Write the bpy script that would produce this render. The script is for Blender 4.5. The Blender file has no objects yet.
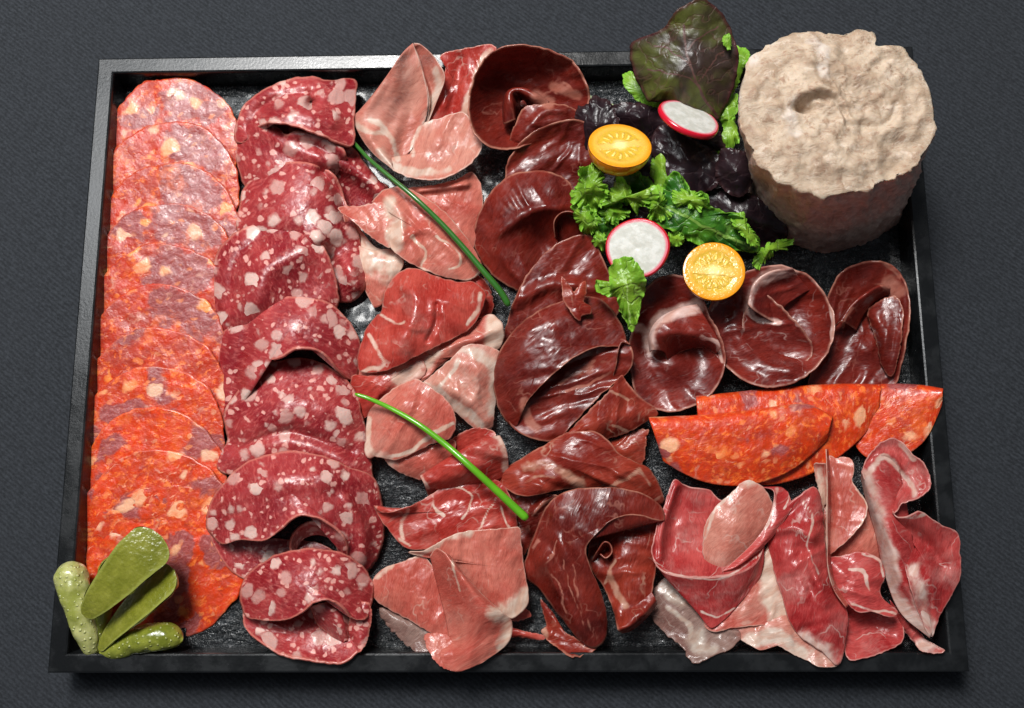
import bpy, bmesh, math, random
import numpy as np
from mathutils import Vector, Matrix, Euler, noise as mnoise

SC = bpy.context.scene
COL = SC.collection
CM = 0.01
# ------------------------------------------------------------------ camera (solved from the tray's four corners)
F_PX = 900.0; CX, CY = 512.0, 354.0
CAM_ROT = Euler((0.17844164927, 0.0208072946, -0.0046210164), 'XYZ')
CAM_LOC = np.array([1.23731487, -7.88428181, 42.20555228])       # centimetres above the slate
RM = np.array(CAM_ROT.to_matrix())
SLATE = 0.0; RIM_Z = 1.4; CLOTH_Z = -0.75
TW, TH = 40.0, 29.0754

def P(px, py, z):
    """photo position + height (cm) -> point in the place (cm)"""
    px = np.asarray(px, float); py = np.asarray(py, float); z = np.asarray(z, float)
    d = np.stack([(px - CX) / F_PX, -(py - CY) / F_PX, -np.ones_like(px)], -1) @ RM.T
    t = (z - CAM_LOC[2]) / d[..., 2]
    return CAM_LOC + d * t[..., None]

cam_d = bpy.data.cameras.new('camera'); cam = bpy.data.objects.new('camera', cam_d); COL.objects.link(cam)
cam.location = Vector(CAM_LOC * CM); cam.rotation_euler = CAM_ROT
cam_d.sensor_width = 36.0; cam_d.lens = 36.0 * F_PX / 1024.0
cam_d.clip_start = 0.01; cam_d.clip_end = 50
SC.camera = cam

# ------------------------------------------------------------------ small tools
def cr(pts, n, closed=False, idx=False):
    """Catmull-Rom through pts -> n samples (arc-length uniform unless idx)"""
    p = np.asarray(pts, float); k = len(p)
    if closed: q = np.vstack([p[-1], p, p[0], p[1]]); seg = k
    else: q = np.vstack([2 * p[0] - p[1], p, 2 * p[-1] - p[-2]]); seg = k - 1
    m = 24
    tt = np.linspace(0, seg, seg * m + 1)
    i = np.minimum(tt.astype(int), seg - 1); f = (tt - i)[:, None]
    a, b, c, d = q[i], q[i + 1], q[i + 2], q[i + 3]
    r = 0.5 * (2 * b + (c - a) * f + (2 * a - 5 * b + 4 * c - d) * f * f + (3 * b - a - 3 * c + d) * f ** 3)
    if idx:
        s = tt / seg
    else:
        L = np.concatenate([[0], np.cumsum(np.linalg.norm(np.diff(r[:, :2], axis=0), axis=1) + 1e-6)]); s = L / L[-1]
    t = np.linspace(0, 1, n + 1)[:-1] if closed else np.linspace(0, 1, n)
    return np.stack([np.interp(t, s, r[:, j]) for j in range(r.shape[1])], -1)

def _h(ix, iy, s):
    v = np.sin(ix * 127.1 + iy * 311.7 + s * 74.7) * 43758.5453
    return v - np.floor(v)
def vnoise(x, y, s=0.0):
    ix, iy = np.floor(x), np.floor(y); fx, fy = x - ix, y - iy
    fx = fx * fx * fx * (fx * (fx * 6 - 15) + 10); fy = fy * fy * fy * (fy * (fy * 6 - 15) + 10)
    return ((_h(ix, iy, s) * (1 - fx) + _h(ix + 1, iy, s) * fx) * (1 - fy) + (_h(ix, iy + 1, s) * (1 - fx) + _h(ix + 1, iy + 1, s) * fx) * fy) * 2 - 1
def fbm(x, y, s=0.0, o=3):
    a, r, t = 1.0, 0.0, 0.0
    for k in range(o):
        r = r + a * vnoise(x, y, s + k * 3.1); t += a; x, y, a = x * 2.03 + 5.2, y * 2.03 + 1.3, a * 0.5
    return r / t
def pdist(x, y, pts):
    p = np.asarray(pts, float)[:, :2]; best = np.full(x.shape, 1e9)
    for a, b in zip(p[:-1], p[1:]):
        ab = b - a; l = max((ab ** 2).sum(), 1e-9)
        t = np.clip(((x - a[0]) * ab[0] + (y - a[1]) * ab[1]) / l, 0, 1)
        best = np.minimum(best, np.hypot(x - a[0] - t * ab[0], y - a[1] - t * ab[1]))
    return best

def tag(o, label=None, cat=None, group=None, kind=None):
    if label: o['label'] = label
    if cat: o['category'] = cat
    if group: o['group'] = group
    if kind: o['kind'] = kind
    return o
def empty(name, loc_cm, label, cat, group=None):
    o = bpy.data.objects.new(name, None); COL.objects.link(o); o.location = Vector(loc_cm) * CM
    o.empty_display_size = 0.01
    return tag(o, label, cat, group)

def mesh_obj(name, V, Fc, mat, parent=None, origin=None, attrs=None, smooth=True):
    """V in cm world; the object's origin goes to origin (cm) or, for a child, its parent's place"""
    V = np.asarray(V, float)
    org = np.array(parent.location) / CM if parent is not None else (np.array(origin, float) if origin is not None else np.array([V[:, 0].mean(), V[:, 1].mean(), V[:, 2].min()]))
    me = bpy.data.meshes.new(name)
    me.from_pydata(((V - org) * CM).tolist(), [], Fc)
    if attrs:
        for k, a in attrs.items():
            a = np.asarray(a, float)
            if a.ndim == 2:
                at = me.attributes.new(k, 'FLOAT_VECTOR', 'POINT'); at.data.foreach_set('vector', a.astype(np.float32).ravel())
            else:
                at = me.attributes.new(k, 'FLOAT', 'POINT'); at.data.foreach_set('value', a.astype(np.float32).ravel())
    if smooth: me.polygons.foreach_set('use_smooth', [True] * len(me.polygons))
    me.materials.append(mat); me.update()
    o = bpy.data.objects.new(name, me); COL.objects.link(o)
    if parent is not None: o.parent = parent
    else: o.location = Vector(org) * CM
    return o

# ------------------------------------------------------------------ sheet patches, described at the photo's scale: (x, y, height in cm)
def _post(g, bumps, ridges):
    x, y = g[..., 0], g[..., 1]; dz = np.zeros_like(x)
    for bx, by, h, r in bumps: dz += h * np.exp(-((x - bx) ** 2 + (y - by) ** 2) / (r * r))
    for pts, h, w in ridges: dz += h * np.exp(-(pdist(x, y, cr(pts, 24)) / w) ** 2)
    g[..., 2] += dz
def B(outline, c, p=2.0, bumps=(), ridges=(), edge=1, n=132, nr=40, rag=0.7):
    """closed outline with a height per point, centre (x, y, z)"""
    o = cr(outline, n, True)
    t = np.linspace(0, 1, nr + 1)[1:]
    c = np.array(c, float)
    g = np.empty((nr, n, 3)); g[..., :2] = c[:2] + (o[None, :, :2] - c[:2]) * t[:, None, None]
    g[..., 2] = c[2] + (o[None, :, 2] - c[2]) * (t[:, None] ** p)
    if rag:
        a = np.arange(n) / n * 2 * math.pi; A = 30 + 9 * np.cos(a) + c[0] * .1; Q = 30 + 9 * np.sin(a); q = t[:, None] ** 6
        g[..., 0] += rag * fbm(A, Q, 3)[None] * 1.6 * q; g[..., 1] += rag * fbm(A, Q, 8)[None] * 1.6 * q
    V = np.vstack([c[None], g.reshape(-1, 3)])
    _post(V, bumps, ridges)
    d = (1 - t)[:, None] * np.hypot(o[:, 0] - c[0], o[:, 1] - c[1])[None]
    ed = np.concatenate([[99], d.ravel()]) if edge else np.full(len(V), 99.)
    Fc = [(0, 1 + i, 1 + (i + 1) % n) for i in range(n)]
    for j in range(nr - 1):
        b = 1 + j * n
        for i in range(n):
            k = (i + 1) % n; Fc.append((b + i, b + n + i, b + n + k, b + k))
    return V, Fc, ed, V[:, :2].copy() / 21.4
def L(rows, bumps=(), ridges=(), edge='', nu=56, nv=44):
    """rows of equally many points, lofted one to the next; edge lists the free sides t(op) b(ottom) l r"""
    R = np.array(rows, float)
    A = np.stack([cr(r, nu, idx=True) for r in R])
    if len(R) > 2: A = np.stack([cr(A[:, i], nv, idx=True) for i in range(nu)], 1)
    else: A = A[0][None] * (1 - np.linspace(0, 1, nv))[:, None, None] + A[1][None] * np.linspace(0, 1, nv)[:, None, None]
    # rest coordinates: arc lengths
    W = P(A[..., 0], A[..., 1], A[..., 2])
    du = np.linalg.norm(np.diff(W, axis=1), axis=-1); dv = np.linalg.norm(np.diff(W, axis=0), axis=-1)
    u = np.concatenate([np.zeros((nv, 1)), np.cumsum(du, 1)], 1); v = np.concatenate([np.zeros((1, nu)), np.cumsum(dv, 0)], 0)
    um = u - u[:, nu // 2:nu // 2 + 1]; vm = v - v[nv // 2:nv // 2 + 1]
    e = np.full((nv, nu), 99.)
    if 't' in edge: e = np.minimum(e, v * 21)
    if 'b' in edge: e = np.minimum(e, (v[-1:] - v) * 21)
    if 'l' in edge: e = np.minimum(e, u * 21)
    if 'r' in edge: e = np.minimum(e, (u[:, -1:] - u) * 21)
    V = A.reshape(-1, 3); _post(V, bumps, ridges)
    Fc = [(j * nu + i, (j + 1) * nu + i, (j + 1) * nu + i + 1, j * nu + i + 1) for j in range(nv - 1) for i in range(nu - 1)]
    c = V[:, :2].mean(0) / 21.4
    rest = np.stack([c[0] + um, c[1] + vm], -1).reshape(-1, 2)
    return V, Fc, e.ravel(), rest

_seed = [1]
def sheet(name, mat, patches, label=None, cat=None, group=None, veins=(), th=0.09, wob=0.05, wf=0.05, rot=0.0, parent=None, fatall=0.0, fold=0.0):
    """one slice: its patches joined in one mesh, given a thickness"""
    _seed[0] += 1; sd = _seed[0] * 1.7
    Vs, Fs, Es, Rs, off = [], [], [], [], 0
    for V, Fc, ed, rest in patches:
        Vs.append(V); Fs += [tuple(i + off for i in f) for f in Fc]; Es.append(ed); Rs.append(rest); off += len(V)
    V = np.vstack(Vs); ed = np.concatenate(Es); rest = np.vstack(Rs)
    x, y = V[:, 0].copy(), V[:, 1].copy()
    fat = np.full(len(V), fatall)
    xw = x + 3.0 * fbm(x * .07, y * .07, sd + 3, 3); yw = y + 3.0 * fbm(x * .07, y * .07, sd + 5, 3)
    for w, pts in veins:
        w = w * (.55 + .45 * min(1, max(0, (w - 4) / 6)))
        d = pdist(xw, yw, cr(pts, 30)) if len(pts) > 2 else pdist(xw, yw, pts)
        fat = np.maximum(fat, np.clip(1.25 - d / w * 0.75, 0, 1))
    if wob: V[:, 2] += wob * fbm(x * wf, y * wf, sd) + wob * 0.35 * fbm(x * wf * 4, y * wf * 4, sd + 9)
    if fold:
        th_ = sd * 2.4; u_ = x * math.cos(th_) + y * math.sin(th_); v_ = -x * math.sin(th_) + y * math.cos(th_)
        f1 = fbm(u_ * .055 + .6 * fbm(x * .02, y * .02, sd), v_ * .014, sd + 1, 2); f2 = fbm(u_ * .13, v_ * .03, sd + 6, 2)
        V[:, 2] += fold * (1.0 * (1 - np.abs(f1) * 2.2) + .18 * f2)
    W = P(x, y, V[:, 2])
    ca, sa = math.cos(rot), math.sin(rot)
    r3 = np.stack([rest[:, 0] * ca - rest[:, 1] * sa + sd * 3.3, rest[:, 0] * sa + rest[:, 1] * ca + sd * 1.9, np.full(len(rest), sd)], -1)
    o = mesh_obj(name, W, Fs, mat, parent=parent, attrs={'rest': r3, 'fat': fat, 'edge': ed})
    m = o.modifiers.new('thickness', 'SOLIDIFY'); m.thickness = th * CM; m.offset = 0.0
    if label: tag(o, label, cat, group)
    return o

def tube(pts, radii, ns=12, cap=True, prof=None):
    """swept round body through world-cm points"""
    p = np.asarray(pts, float); n = len(p); r = np.asarray(radii, float) * np.ones(n)
    T = np.gradient(p, axis=0); T /= np.linalg.norm(T, axis=1)[:, None]
    up = np.array([0, 0, 1.0]); V = []
    for i in range(n):
        a = np.cross(T[i], up); a /= max(np.linalg.norm(a), 1e-6); b = np.cross(a, T[i])
        for k in range(ns):
            th = 2 * math.pi * k / ns; V.append(p[i] + r[i] * (math.cos(th) * a + math.sin(th) * b))
    Fc = [(i * ns + k, i * ns + (k + 1) % ns, (i + 1) * ns + (k + 1) % ns, (i + 1) * ns + k) for i in range(n - 1) for k in range(ns)]
    if cap:
        Fc.append(tuple(range(ns))[::-1]); Fc.append(tuple((n - 1) * ns + k for k in range(ns)))
    return np.array(V), Fc
# ------------------------------------------------------------------ materials
class NT:
    def __init__(s, name):
        s.m = bpy.data.materials.new(name); s.m.use_nodes = True; s.t = s.m.node_tree
        s.p = s.t.nodes['Principled BSDF']
    def n(s, typ, **kw):
        x = s.t.nodes.new(typ)
        for k, v in kw.items():
            if k.startswith('_'): setattr(x, k[1:], v)
        for k, v in kw.items():
            if not k.startswith('_'):
                key = int(k[1:]) if k[0] == 'i' and k[1:].isdigit() else k
                s.set(x.inputs[key], v)
        return x
    def set(s, inp, v):
        if isinstance(v, bpy.types.NodeSocket): s.t.links.new(v, inp)
        elif isinstance(v, tuple) and len(v) == 3 and inp.type == 'RGBA': inp.default_value = (*v, 1)
        else: inp.default_value = v
    def attr(s, name, out='Fac'): return s.n('ShaderNodeAttribute', _attribute_name=name).outputs[out]
    def noise(s, vec, sc, det=3.0, rough=0.5, dist=0.0, out='Fac'):
        x = s.n('ShaderNodeTexNoise', Scale=sc, Detail=det, Roughness=rough, Distortion=dist)
        if vec is not None: s.set(x.inputs['Vector'], vec)
        return x.outputs[out]
    def vor(s, vec, sc, out='Distance', feature='F1', rnd=1.0):
        x = s.n('ShaderNodeTexVoronoi', _feature=feature, Scale=sc, Randomness=rnd); s.set(x.inputs['Vector'], vec)
        return x.outputs[out]
    def math(s, op, a, b=None, c=None, clamp=False):
        x = s.n('ShaderNodeMath', _operation=op, _use_clamp=clamp, i0=a)
        if b is not None: s.set(x.inputs[1], b)
        if c is not None: s.set(x.inputs[2], c)
        return x.outputs[0]
    def step(s, v, a, b, lo=0.0, hi=1.0):
        x = s.n('ShaderNodeMapRange', _interpolation_type='SMOOTHSTEP'); s.set(x.inputs[0], v)
        for i, q in zip((1, 2, 3, 4), (a, b, lo, hi)): s.set(x.inputs[i], q)
        return x.outputs[0]
    def mix(s, f, a, b, mode='MIX'):
        x = s.n('ShaderNodeMix', _data_type='RGBA', _blend_type=mode)
        s.set(x.inputs[0], f); s.set(x.inputs[6], a); s.set(x.inputs[7], b)
        return x.outputs[2]
    def vmul(s, v, k):
        x = s.n('ShaderNodeVectorMath', _operation='MULTIPLY'); s.set(x.inputs[0], v); s.set(x.inputs[1], k); return x.outputs[0]
    def vadd(s, a, b):
        x = s.n('ShaderNodeVectorMath', _operation='ADD'); s.set(x.inputs[0], a); s.set(x.inputs[1], b); return x.outputs[0]
    def warp(s, v, sc, amt):
        nz = s.noise(v, sc, 2, out='Color')
        k = s.n('ShaderNodeVectorMath', _operation='SUBTRACT'); s.set(k.inputs[0], nz); k.inputs[1].default_value = (.5, .5, .5)
        return s.vadd(v, s.vmul(k.outputs[0], (amt, amt, amt)))
    def bump(s, h, strength, dist_cm, normal=None):
        x = s.n('ShaderNodeBump', Strength=strength, Distance=dist_cm * CM, Height=h)
        if normal is not None: s.set(x.inputs['Normal'], normal)
        return x.outputs[0]
    def out(s, base, rough, normal=None, sss=0.0, rad=(1, .3, .2), scale=0.2, spec=0.5, coat=0.0, coatr=0.1, trans=0.0):
        s.set(s.p.inputs['Base Color'], base); s.set(s.p.inputs['Roughness'], rough)
        if normal is not None:
            s.set(s.p.inputs['Normal'], normal)
        s.p.inputs['Specular IOR Level'].default_value = spec
        if sss:
            s.p.inputs['Subsurface Weight'].default_value = sss; s.p.inputs['Subsurface Radius'].default_value = rad
            s.p.inputs['Subsurface Scale'].default_value = scale * CM
        if coat: s.set(s.p.inputs['Coat Weight'], coat); s.p.inputs['Coat Roughness'].default_value = coatr
        return s.m

def mat_cured(name, lean, lean2, fatc, edgec, marble=0.5, rough=0.3, bstr=0.5, sss=0.25, fibre=7.0, mscale=0.55, edgew=1.0, coat=0.3, film=0.5, thin=0.0, clear=0.0):
    s = NT(name); v = s.attr('rest', 'Vector'); w = s.warp(v, 0.45, 1.1)
    fib = s.noise(s.vmul(w, (1.0, fibre, 1)), 1.7, 5, .65)
    fine = s.noise(s.vmul(w, (2.2, fibre * 2.2, 1)), 2.4, 4, .7)
    big = s.noise(w, 0.42, 4, .6)
    base = s.mix(s.step(big, .36, .66), lean, lean2)
    base = s.mix(s.step(fine, .42, .78, 0, .5), base, tuple(min(1, c * 1.5 + .035) for c in lean2))
    base = s.mix(s.step(fib, .52, .28, 0, .55), base, tuple(c * .62 for c in lean))
    # pale connective film in soft fields, broken by the fibre
    fl = s.math('MULTIPLY', s.step(s.noise(s.warp(v, .8, .8), .50, 4, .6), .52, .74), s.step(fine, .30, .62, .35, 1))
    base = s.mix(s.math('MULTIPLY', fl, film), base, tuple(a_ * .45 + b_ * .55 for a_, b_ in zip(lean2, fatc)))
    # thin connective lines and marbling
    n1 = s.noise(s.warp(v, 0.9, 0.8), mscale, 3, .5)
    ln = s.step(s.math('ABSOLUTE', s.math('SUBTRACT', n1, .5)), 0.002, 0.016, 1, 0)
    brk = s.step(s.noise(v, 1.1, 3), .47, .66)
    ln = s.math('MULTIPLY', ln, brk)
    streak = s.step(s.noise(s.vmul(w, (.8, 5.5, 1)), 1.2, 4, .6), .60, .76)
    ma = s.math('MULTIPLY', s.math('MAXIMUM', ln, s.math('MULTIPLY', streak, .6)), marble, clamp=True)
    base = s.mix(ma, base, fatc)
    fa0 = s.attr('fat'); fa = s.math('MULTIPLY', fa0, s.step(s.noise(v, .9, 3), .32, .6, .55, 1.15))
    jig = s.math('MULTIPLY', s.math('SUBTRACT', s.noise(v, 1.6, 5, .65), .5), .95)
    fm = s.step(s.math('ADD', fa, s.math('MULTIPLY', jig, s.step(fa0, 0.02, .25))), .26, .92, 0, .95)
    fcol = s.mix(s.step(s.noise(s.vmul(w, (1, 3, 1)), 1.2, 4, .6), .35, .65), tuple(c * q for c, q in zip(fatc, (.88, .72, .66))), fatc)
    base = s.mix(fm, base, fcol)
    ed = s.math('MULTIPLY', s.step(s.attr('edge'), edgew * .3, edgew * 1.6, .8, 0), s.step(s.noise(v, 1.3, 3), .36, .58, .3, 1))
    base = s.mix(ed, base, edgec)
    h = s.math('ADD', s.math('MULTIPLY', s.noise(s.vmul(w, (1.0, 4, 1)), 1.5, 2, .5), .7), s.math('MULTIPLY', s.noise(v, 4.5, 2, .5), .35))
    h2 = s.noise(s.vmul(w, (1.0, 2.4, 1)), 1.2, 2, .5)
    nb = s.bump(h2, .4, .09); nb = s.bump(h, bstr, .05, nb)
    rg = s.step(s.noise(v, 2.6, 4, .65), .35, .65, rough * .65, rough * 1.35)
    m = s.out(base, rg, nb, 0 if thin else sss, (1, .28, .2), .25, coat=coat, coatr=.08, spec=.45)
    if thin:
        tr = s.n('ShaderNodeBsdfTranslucent'); s.set(tr.inputs['Color'], s.mix(.5, base, (.75, .16, .10)))
        mx = s.n('ShaderNodeMixShader', i0=thin); s.t.links.new(s.p.outputs[0], mx.inputs[1]); s.t.links.new(tr.outputs[0], mx.inputs[2])
        tp = s.n('ShaderNodeBsdfTransparent'); mx2 = s.n('ShaderNodeMixShader', i0=clear); s.t.links.new(mx.outputs[0], mx2.inputs[1]); s.t.links.new(tp.outputs[0], mx2.inputs[2])
        s.t.links.new(mx2.outputs[0], s.t.nodes['Material Output'].inputs[0])
    return m

HAM = mat_cured('cured_ham', (.50, .085, .060), (.62, .20, .145), (.80, .66, .54), (.76, .50, .40), marble=.35, rough=.36, bstr=.35, film=.45, coat=.15, thin=.30, clear=.10)
HAM_PALE = mat_cured('pale_cured_ham', (.56, .16, .115), (.66, .30, .225), (.80, .70, .60), (.80, .62, .52), marble=.3, rough=.36, bstr=.35, film=.55, coat=.15, thin=.30, clear=.18)
HAM_RED = mat_cured('red_cured_ham', (.38, .024, .017), (.52, .078, .055), (.78, .60, .50), (.68, .32, .25), marble=.4, rough=.34, bstr=.4, film=.4, coat=.2, thin=.28, clear=.08)
HAM_RAW = mat_cured('bright_red_cured_ham', (.38, .020, .022), (.56, .088, .080), (.80, .64, .57), (.72, .38, .33), marble=.45, rough=.35, bstr=.35, fibre=7, film=.5, coat=.15, thin=.30, clear=.10)
BRES = mat_cured('air_dried_beef', (.088, .0050, .0030), (.195, .017, .009), (.40, .15, .11), (.46, .19, .13), marble=.45, rough=.36, bstr=.45, coat=.10, film=.10, edgew=1.5, thin=.22)
BRES_FAT = mat_cured('air_dried_beef_with_fat_arc', (.10, .0060, .0038), (.21, .019, .011), (.70, .50, .45), (.50, .24, .18), marble=.28, rough=.36, bstr=.45, coat=.10, film=.05, edgew=1.8, thin=.22)
BRES_RED = mat_cured('lighter_air_dried_beef', (.17, .010, .0055), (.30, .036, .018), (.52, .28, .20), (.48, .19, .13), marble=.7, rough=.36, bstr=.5, coat=.10, film=.18, edgew=1.5, thin=.25)
GREYFAT = mat_cured('translucent_dried_edge', (.24, .11, .09), (.38, .25, .21), (.66, .58, .50), (.26, .14, .11), marble=.4, rough=.32, coat=.2, film=.4, thin=.2, clear=.45)

def mat_salami():
    s = NT('salami'); v = s.attr('rest', 'Vector'); w = s.warp(s.warp(v, 1.1, .45), 3.2, .22)
    lean = s.mix(s.step(s.noise(v, .5, 3), .35, .65), (.20, .008, .013), (.31, .030, .032))
    lean = s.mix(s.step(s.noise(s.vmul(w, (1, 3, 1)), 3, 4, .6), .45, .75, 0, .45), lean, (.62, .16, .14))
    def chips(sc, lo, hi, keep):
        d = s.vor(w, sc); c = s.vor(w, sc, 'Color'); sep = s.n('ShaderNodeSeparateColor'); s.set(sep.inputs[0], c)
        thr = s.step(sep.outputs[0], keep, 1.0, lo, hi)
        on = s.step(sep.outputs[0], keep, keep + .02)
        k = s.step(s.math('SUBTRACT', thr, s.math('ADD', d, s.math('MULTIPLY', s.math('SUBTRACT', s.noise(v, 5, 4, .7), .5), .22))), -.10, .12)
        return s.math('MULTIPLY', k, on), sep.outputs[1]
    a, ca = chips(1.5, .14, .60, .34); b, cb = chips(3.7, .12, .52, .58)
    fat = s.mix(ca, (.42, .18, .16), (.60, .41, .36))
    base = s.mix(s.math('MULTIPLY', s.step(s.noise(s.warp(v, 1, 1), 2.2, 5, .7), .55, .68, 0, .6), .8), lean, (.46, .14, .12)); base = s.mix(s.math('MULTIPLY', b, .75), base, (.68, .36, .31)); base = s.mix(a, base, fat)
    ed = s.step(s.attr('edge'), 1.0, 3.0, .5, 0); base = s.mix(ed, base, (.55, .2, .15))
    h = s.math('ADD', s.noise(v, 4.5, 3, .55), s.math('MULTIPLY', a, .15))
    nb = s.bump(s.noise(v, 1.2, 2), .5, .12); nb = s.bump(h, .6, .06, nb)
    return s.out(base, s.step(s.noise(v, 3, 4, .7), .35, .65, .26, .5), nb, .25, (1, .3, .22), .22, coat=.1, coatr=.12)
SALAMI = mat_salami()

def mat_chorizo(name, org, mauve_amt, seed):
    s = NT(name); v0 = s.attr('rest', 'Vector'); v = s.vadd(v0, (seed, seed * 2, 0)); w = s.vmul(s.warp(s.warp(v, 1.2, .7), 3.5, .22), (.8, 1.15, 1))
    base = s.mix(s.step(s.noise(v, .8, 4, .6), .35, .65), org, tuple(c * .72 for c in org))
    base = s.mix(s.step(s.noise(w, 2.6, 5, .7), .52, .68, 0, .75), base, (.86, .20, .035)); base = s.mix(s.step(s.noise(w, 1.6, 5, .7), .54, .66, 0, .5), base, (.26, .018, .014)); base = s.mix(s.step(s.noise(s.vmul(w, (1, 2.4, 1)), 1.9, 5, .7), .60, .70, 0, .55), base, (.84, .46, .30))
    # lean chunks
    c = s.vor(w, .62, 'Color'); sep = s.n('ShaderNodeSeparateColor'); s.set(sep.inputs[0], c)
    e = s.vor(w, .62, 'Distance', 'DISTANCE_TO_EDGE')
    ch = s.math('MULTIPLY', s.step(sep.outputs[0], 1 - mauve_amt, 1.02 - mauve_amt), s.step(e, .05, .16))
    fibre = s.noise(s.vmul(w, (1, 4, 1)), 3.0, 4, .6)
    lf = s.math('ADD', s.attr('fat'), s.math('MULTIPLY', s.math('SUBTRACT', s.noise(v, 1.1, 5, .65), .5), 1.5))
    ch = s.math('MAXIMUM', ch, s.step(lf, .42, .62))
    lc = s.mix(s.step(fibre, .4, .7), (.22, .045, .045), (.36, .12, .12))
    base = s.mix(s.math('MULTIPLY', ch, .85), base, lc)
    # fat grains
    def grains(sc, keep, hi):
        d = s.vor(w, sc); cc = s.vor(w, sc, 'Color'); q = s.n('ShaderNodeSeparateColor'); s.set(q.inputs[0], cc)
        k = s.math('MULTIPLY', s.step(s.math('SUBTRACT', s.step(q.outputs[0], keep, 1, .12, hi), d), -.08, .14), s.step(q.outputs[0], keep, keep + .02))
        return k, q.outputs[1]
    a, ca = grains(1.15, .58, .50); b, cb = grains(2.7, .50, .42)
    base = s.mix(s.math('MULTIPLY', b, .55), base, s.mix(cb, (.82, .22, .04), (.62, .26, .15)))
    base = s.mix(s.math('MULTIPLY', a, .85), base, s.mix(ca, (.82, .28, .06), (.72, .45, .31)))
    ed = s.math('MULTIPLY', s.step(s.attr('edge'), .5, 2.2, .5, 0), s.step(s.noise(v, 1.2, 3), .4, .6)); base = s.mix(ed, base, (.50, .10, .05))
    base = s.mix(s.step(s.noise(s.warp(v0, .9, 1.0), .7, 5, .65), .54, .66, 0, .5), base, (.66, .115, .018)); base = s.mix(s.step(s.noise(s.warp(v, 1.1, 1.2), .9, 5, .7), .58, .72, 0, .55), base, (.66, .34, .25))
    h = s.math('ADD', s.noise(v, 3.4, 2, .55), s.math('MULTIPLY', fibre, .25))
    nb = s.bump(s.noise(v, 1.3, 2), .5, .10); nb = s.bump(h, .8, .06, nb)
    return s.out(base, s.step(s.noise(v, 3.2, 4, .7), .35, .65, .24, .55), nb, .25, (1, .3, .15), .22, coat=.2, coatr=.14)
CHOR = mat_chorizo('chorizo', (.48, .034, .009), .25, 0)
CHOR_PINK = mat_chorizo('chorizo_pink', (.46, .034, .012), .30, 5)
CHOR_HOT = mat_chorizo('chorizo_orange', (.58, .042, .006), .22, 9)

def mat_slate():
    s = NT('slate'); tc = s.n('ShaderNodeTexCoord').outputs['Object']; v = s.vmul(tc, (100, 100, 100))
    w = s.warp(v, .7, 1.0)
    flake = s.noise(s.vmul(w, (1, 1.8, 1)), 1.1, 6, .68, .6)
    rg = s.noise(v, 5.5, 5, .7)
    base = s.mix(s.step(flake, .3, .7), (.007, .009, .010), (.020, .023, .026))
    nb = s.bump(s.noise(s.vmul(w, (1, 1.9, 1)), 2.4, 4, .55, .8), 1.0, .30); nb = s.bump(s.noise(s.vmul(w, (1, 1.5, 1)), 7, 2, .5), .6, .05, nb)
    return s.out(base, s.step(rg, .35, .65, .16, .34), nb, spec=.6, coat=.3, coatr=.1)
SLATE_M = mat_slate()
def mat_frame():
    s = NT('black_lacquered_wood'); tc = s.n('ShaderNodeTexCoord').outputs['Object']; v = s.vmul(tc, (100, 100, 100))
    sm = s.noise(s.warp(v, .6, .8), .8, 4, .6)
    base = s.mix(s.step(sm, .4, .65), (.004, .0045, .005), (.009, .010, .011))
    nb = s.bump(s.noise(s.vmul(v, (1, 1, 1)), 7, 4, .6), .25, .03)
    return s.out(base, s.step(sm, .38, .62, .22, .30), nb, spec=.55)
FRAME_M = mat_frame()
def mat_cloth():
    s = NT('woven_tablecloth'); tc = s.n('ShaderNodeTexCoord').outputs['Object']
    rot = s.n('ShaderNodeMapping'); rot.inputs['Rotation'].default_value = (0, 0, math.radians(38)); rot.inputs['Scale'].default_value = (100, 100, 100)
    s.set(rot.inputs['Vector'], tc); v = rot.outputs[0]
    vw = s.warp(v, 1.5, .10)
    w1 = s.n('ShaderNodeTexWave', _wave_type='BANDS', _bands_direction='Y', Scale=1.55, Distortion=2.2, Detail=3.0); s.set(w1.inputs['Vector'], vw); w1.inputs['Detail Scale'].default_value = 2.5
    w2 = s.noise(s.vmul(v, (.8, 1.3, 1)), 8.5, 4, .7); w3 = s.noise(v, 3.5, 3, .6)
    f = s.math('ADD', s.math('MULTIPLY', w1.outputs['Fac'], .11), s.math('ADD', s.math('MULTIPLY', w2, .7), s.math('MULTIPLY', w3, .25)))
    base = s.mix(s.step(f, .35, .80), (.0066, .0082, .0108), (.0310, .0355, .0430))
    base = s.mix(s.step(s.noise(v, .25, 3), .3, .7, 0, .2), base, (.017, .019, .024))
    h = f
    m = s.out(base, .85, s.bump(h, .8, .05), spec=.25)
    s.p.inputs['Sheen Weight'].default_value = .12
    return m
CLOTH_M = mat_cloth()
# ------------------------------------------------------------------ world and lamps
w = bpy.data.worlds.new('World'); SC.world = w; w.use_nodes = True
bg = w.node_tree.nodes['Background']; bg.inputs[0].default_value = (.80, .88, 1, 1); bg.inputs[1].default_value = 0.10
def area(name, loc, aim, sx, sy, power, col):
    d = bpy.data.lights.new(name, 'AREA'); d.shape = 'RECTANGLE'; d.size = sx * CM; d.size_y = sy * CM; d.energy = power; d.color = col
    o = bpy.data.objects.new(name, d); COL.objects.link(o); o.location = Vector(loc) * CM
    o.rotation_euler = (Vector(aim) - Vector(loc)).to_track_quat('-Z', 'Y').to_euler()
    return o
area('key_lamp', (-20, 46, 100), (0, 0, 0), 28, 28, 15, (1, .98, .95))
area('window_light', (-40, 44, 104), (0, 0, 0), 64, 58, 8.5, (.95, .98, 1))
SC.view_settings.view_transform = 'Standard'; SC.view_settings.look = 'None'; SC.view_settings.exposure = 0.0; SC.view_settings.gamma = 1
SC.render.engine = 'CYCLES'; SC.render.resolution_x = 1024; SC.render.resolution_y = 708

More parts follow.
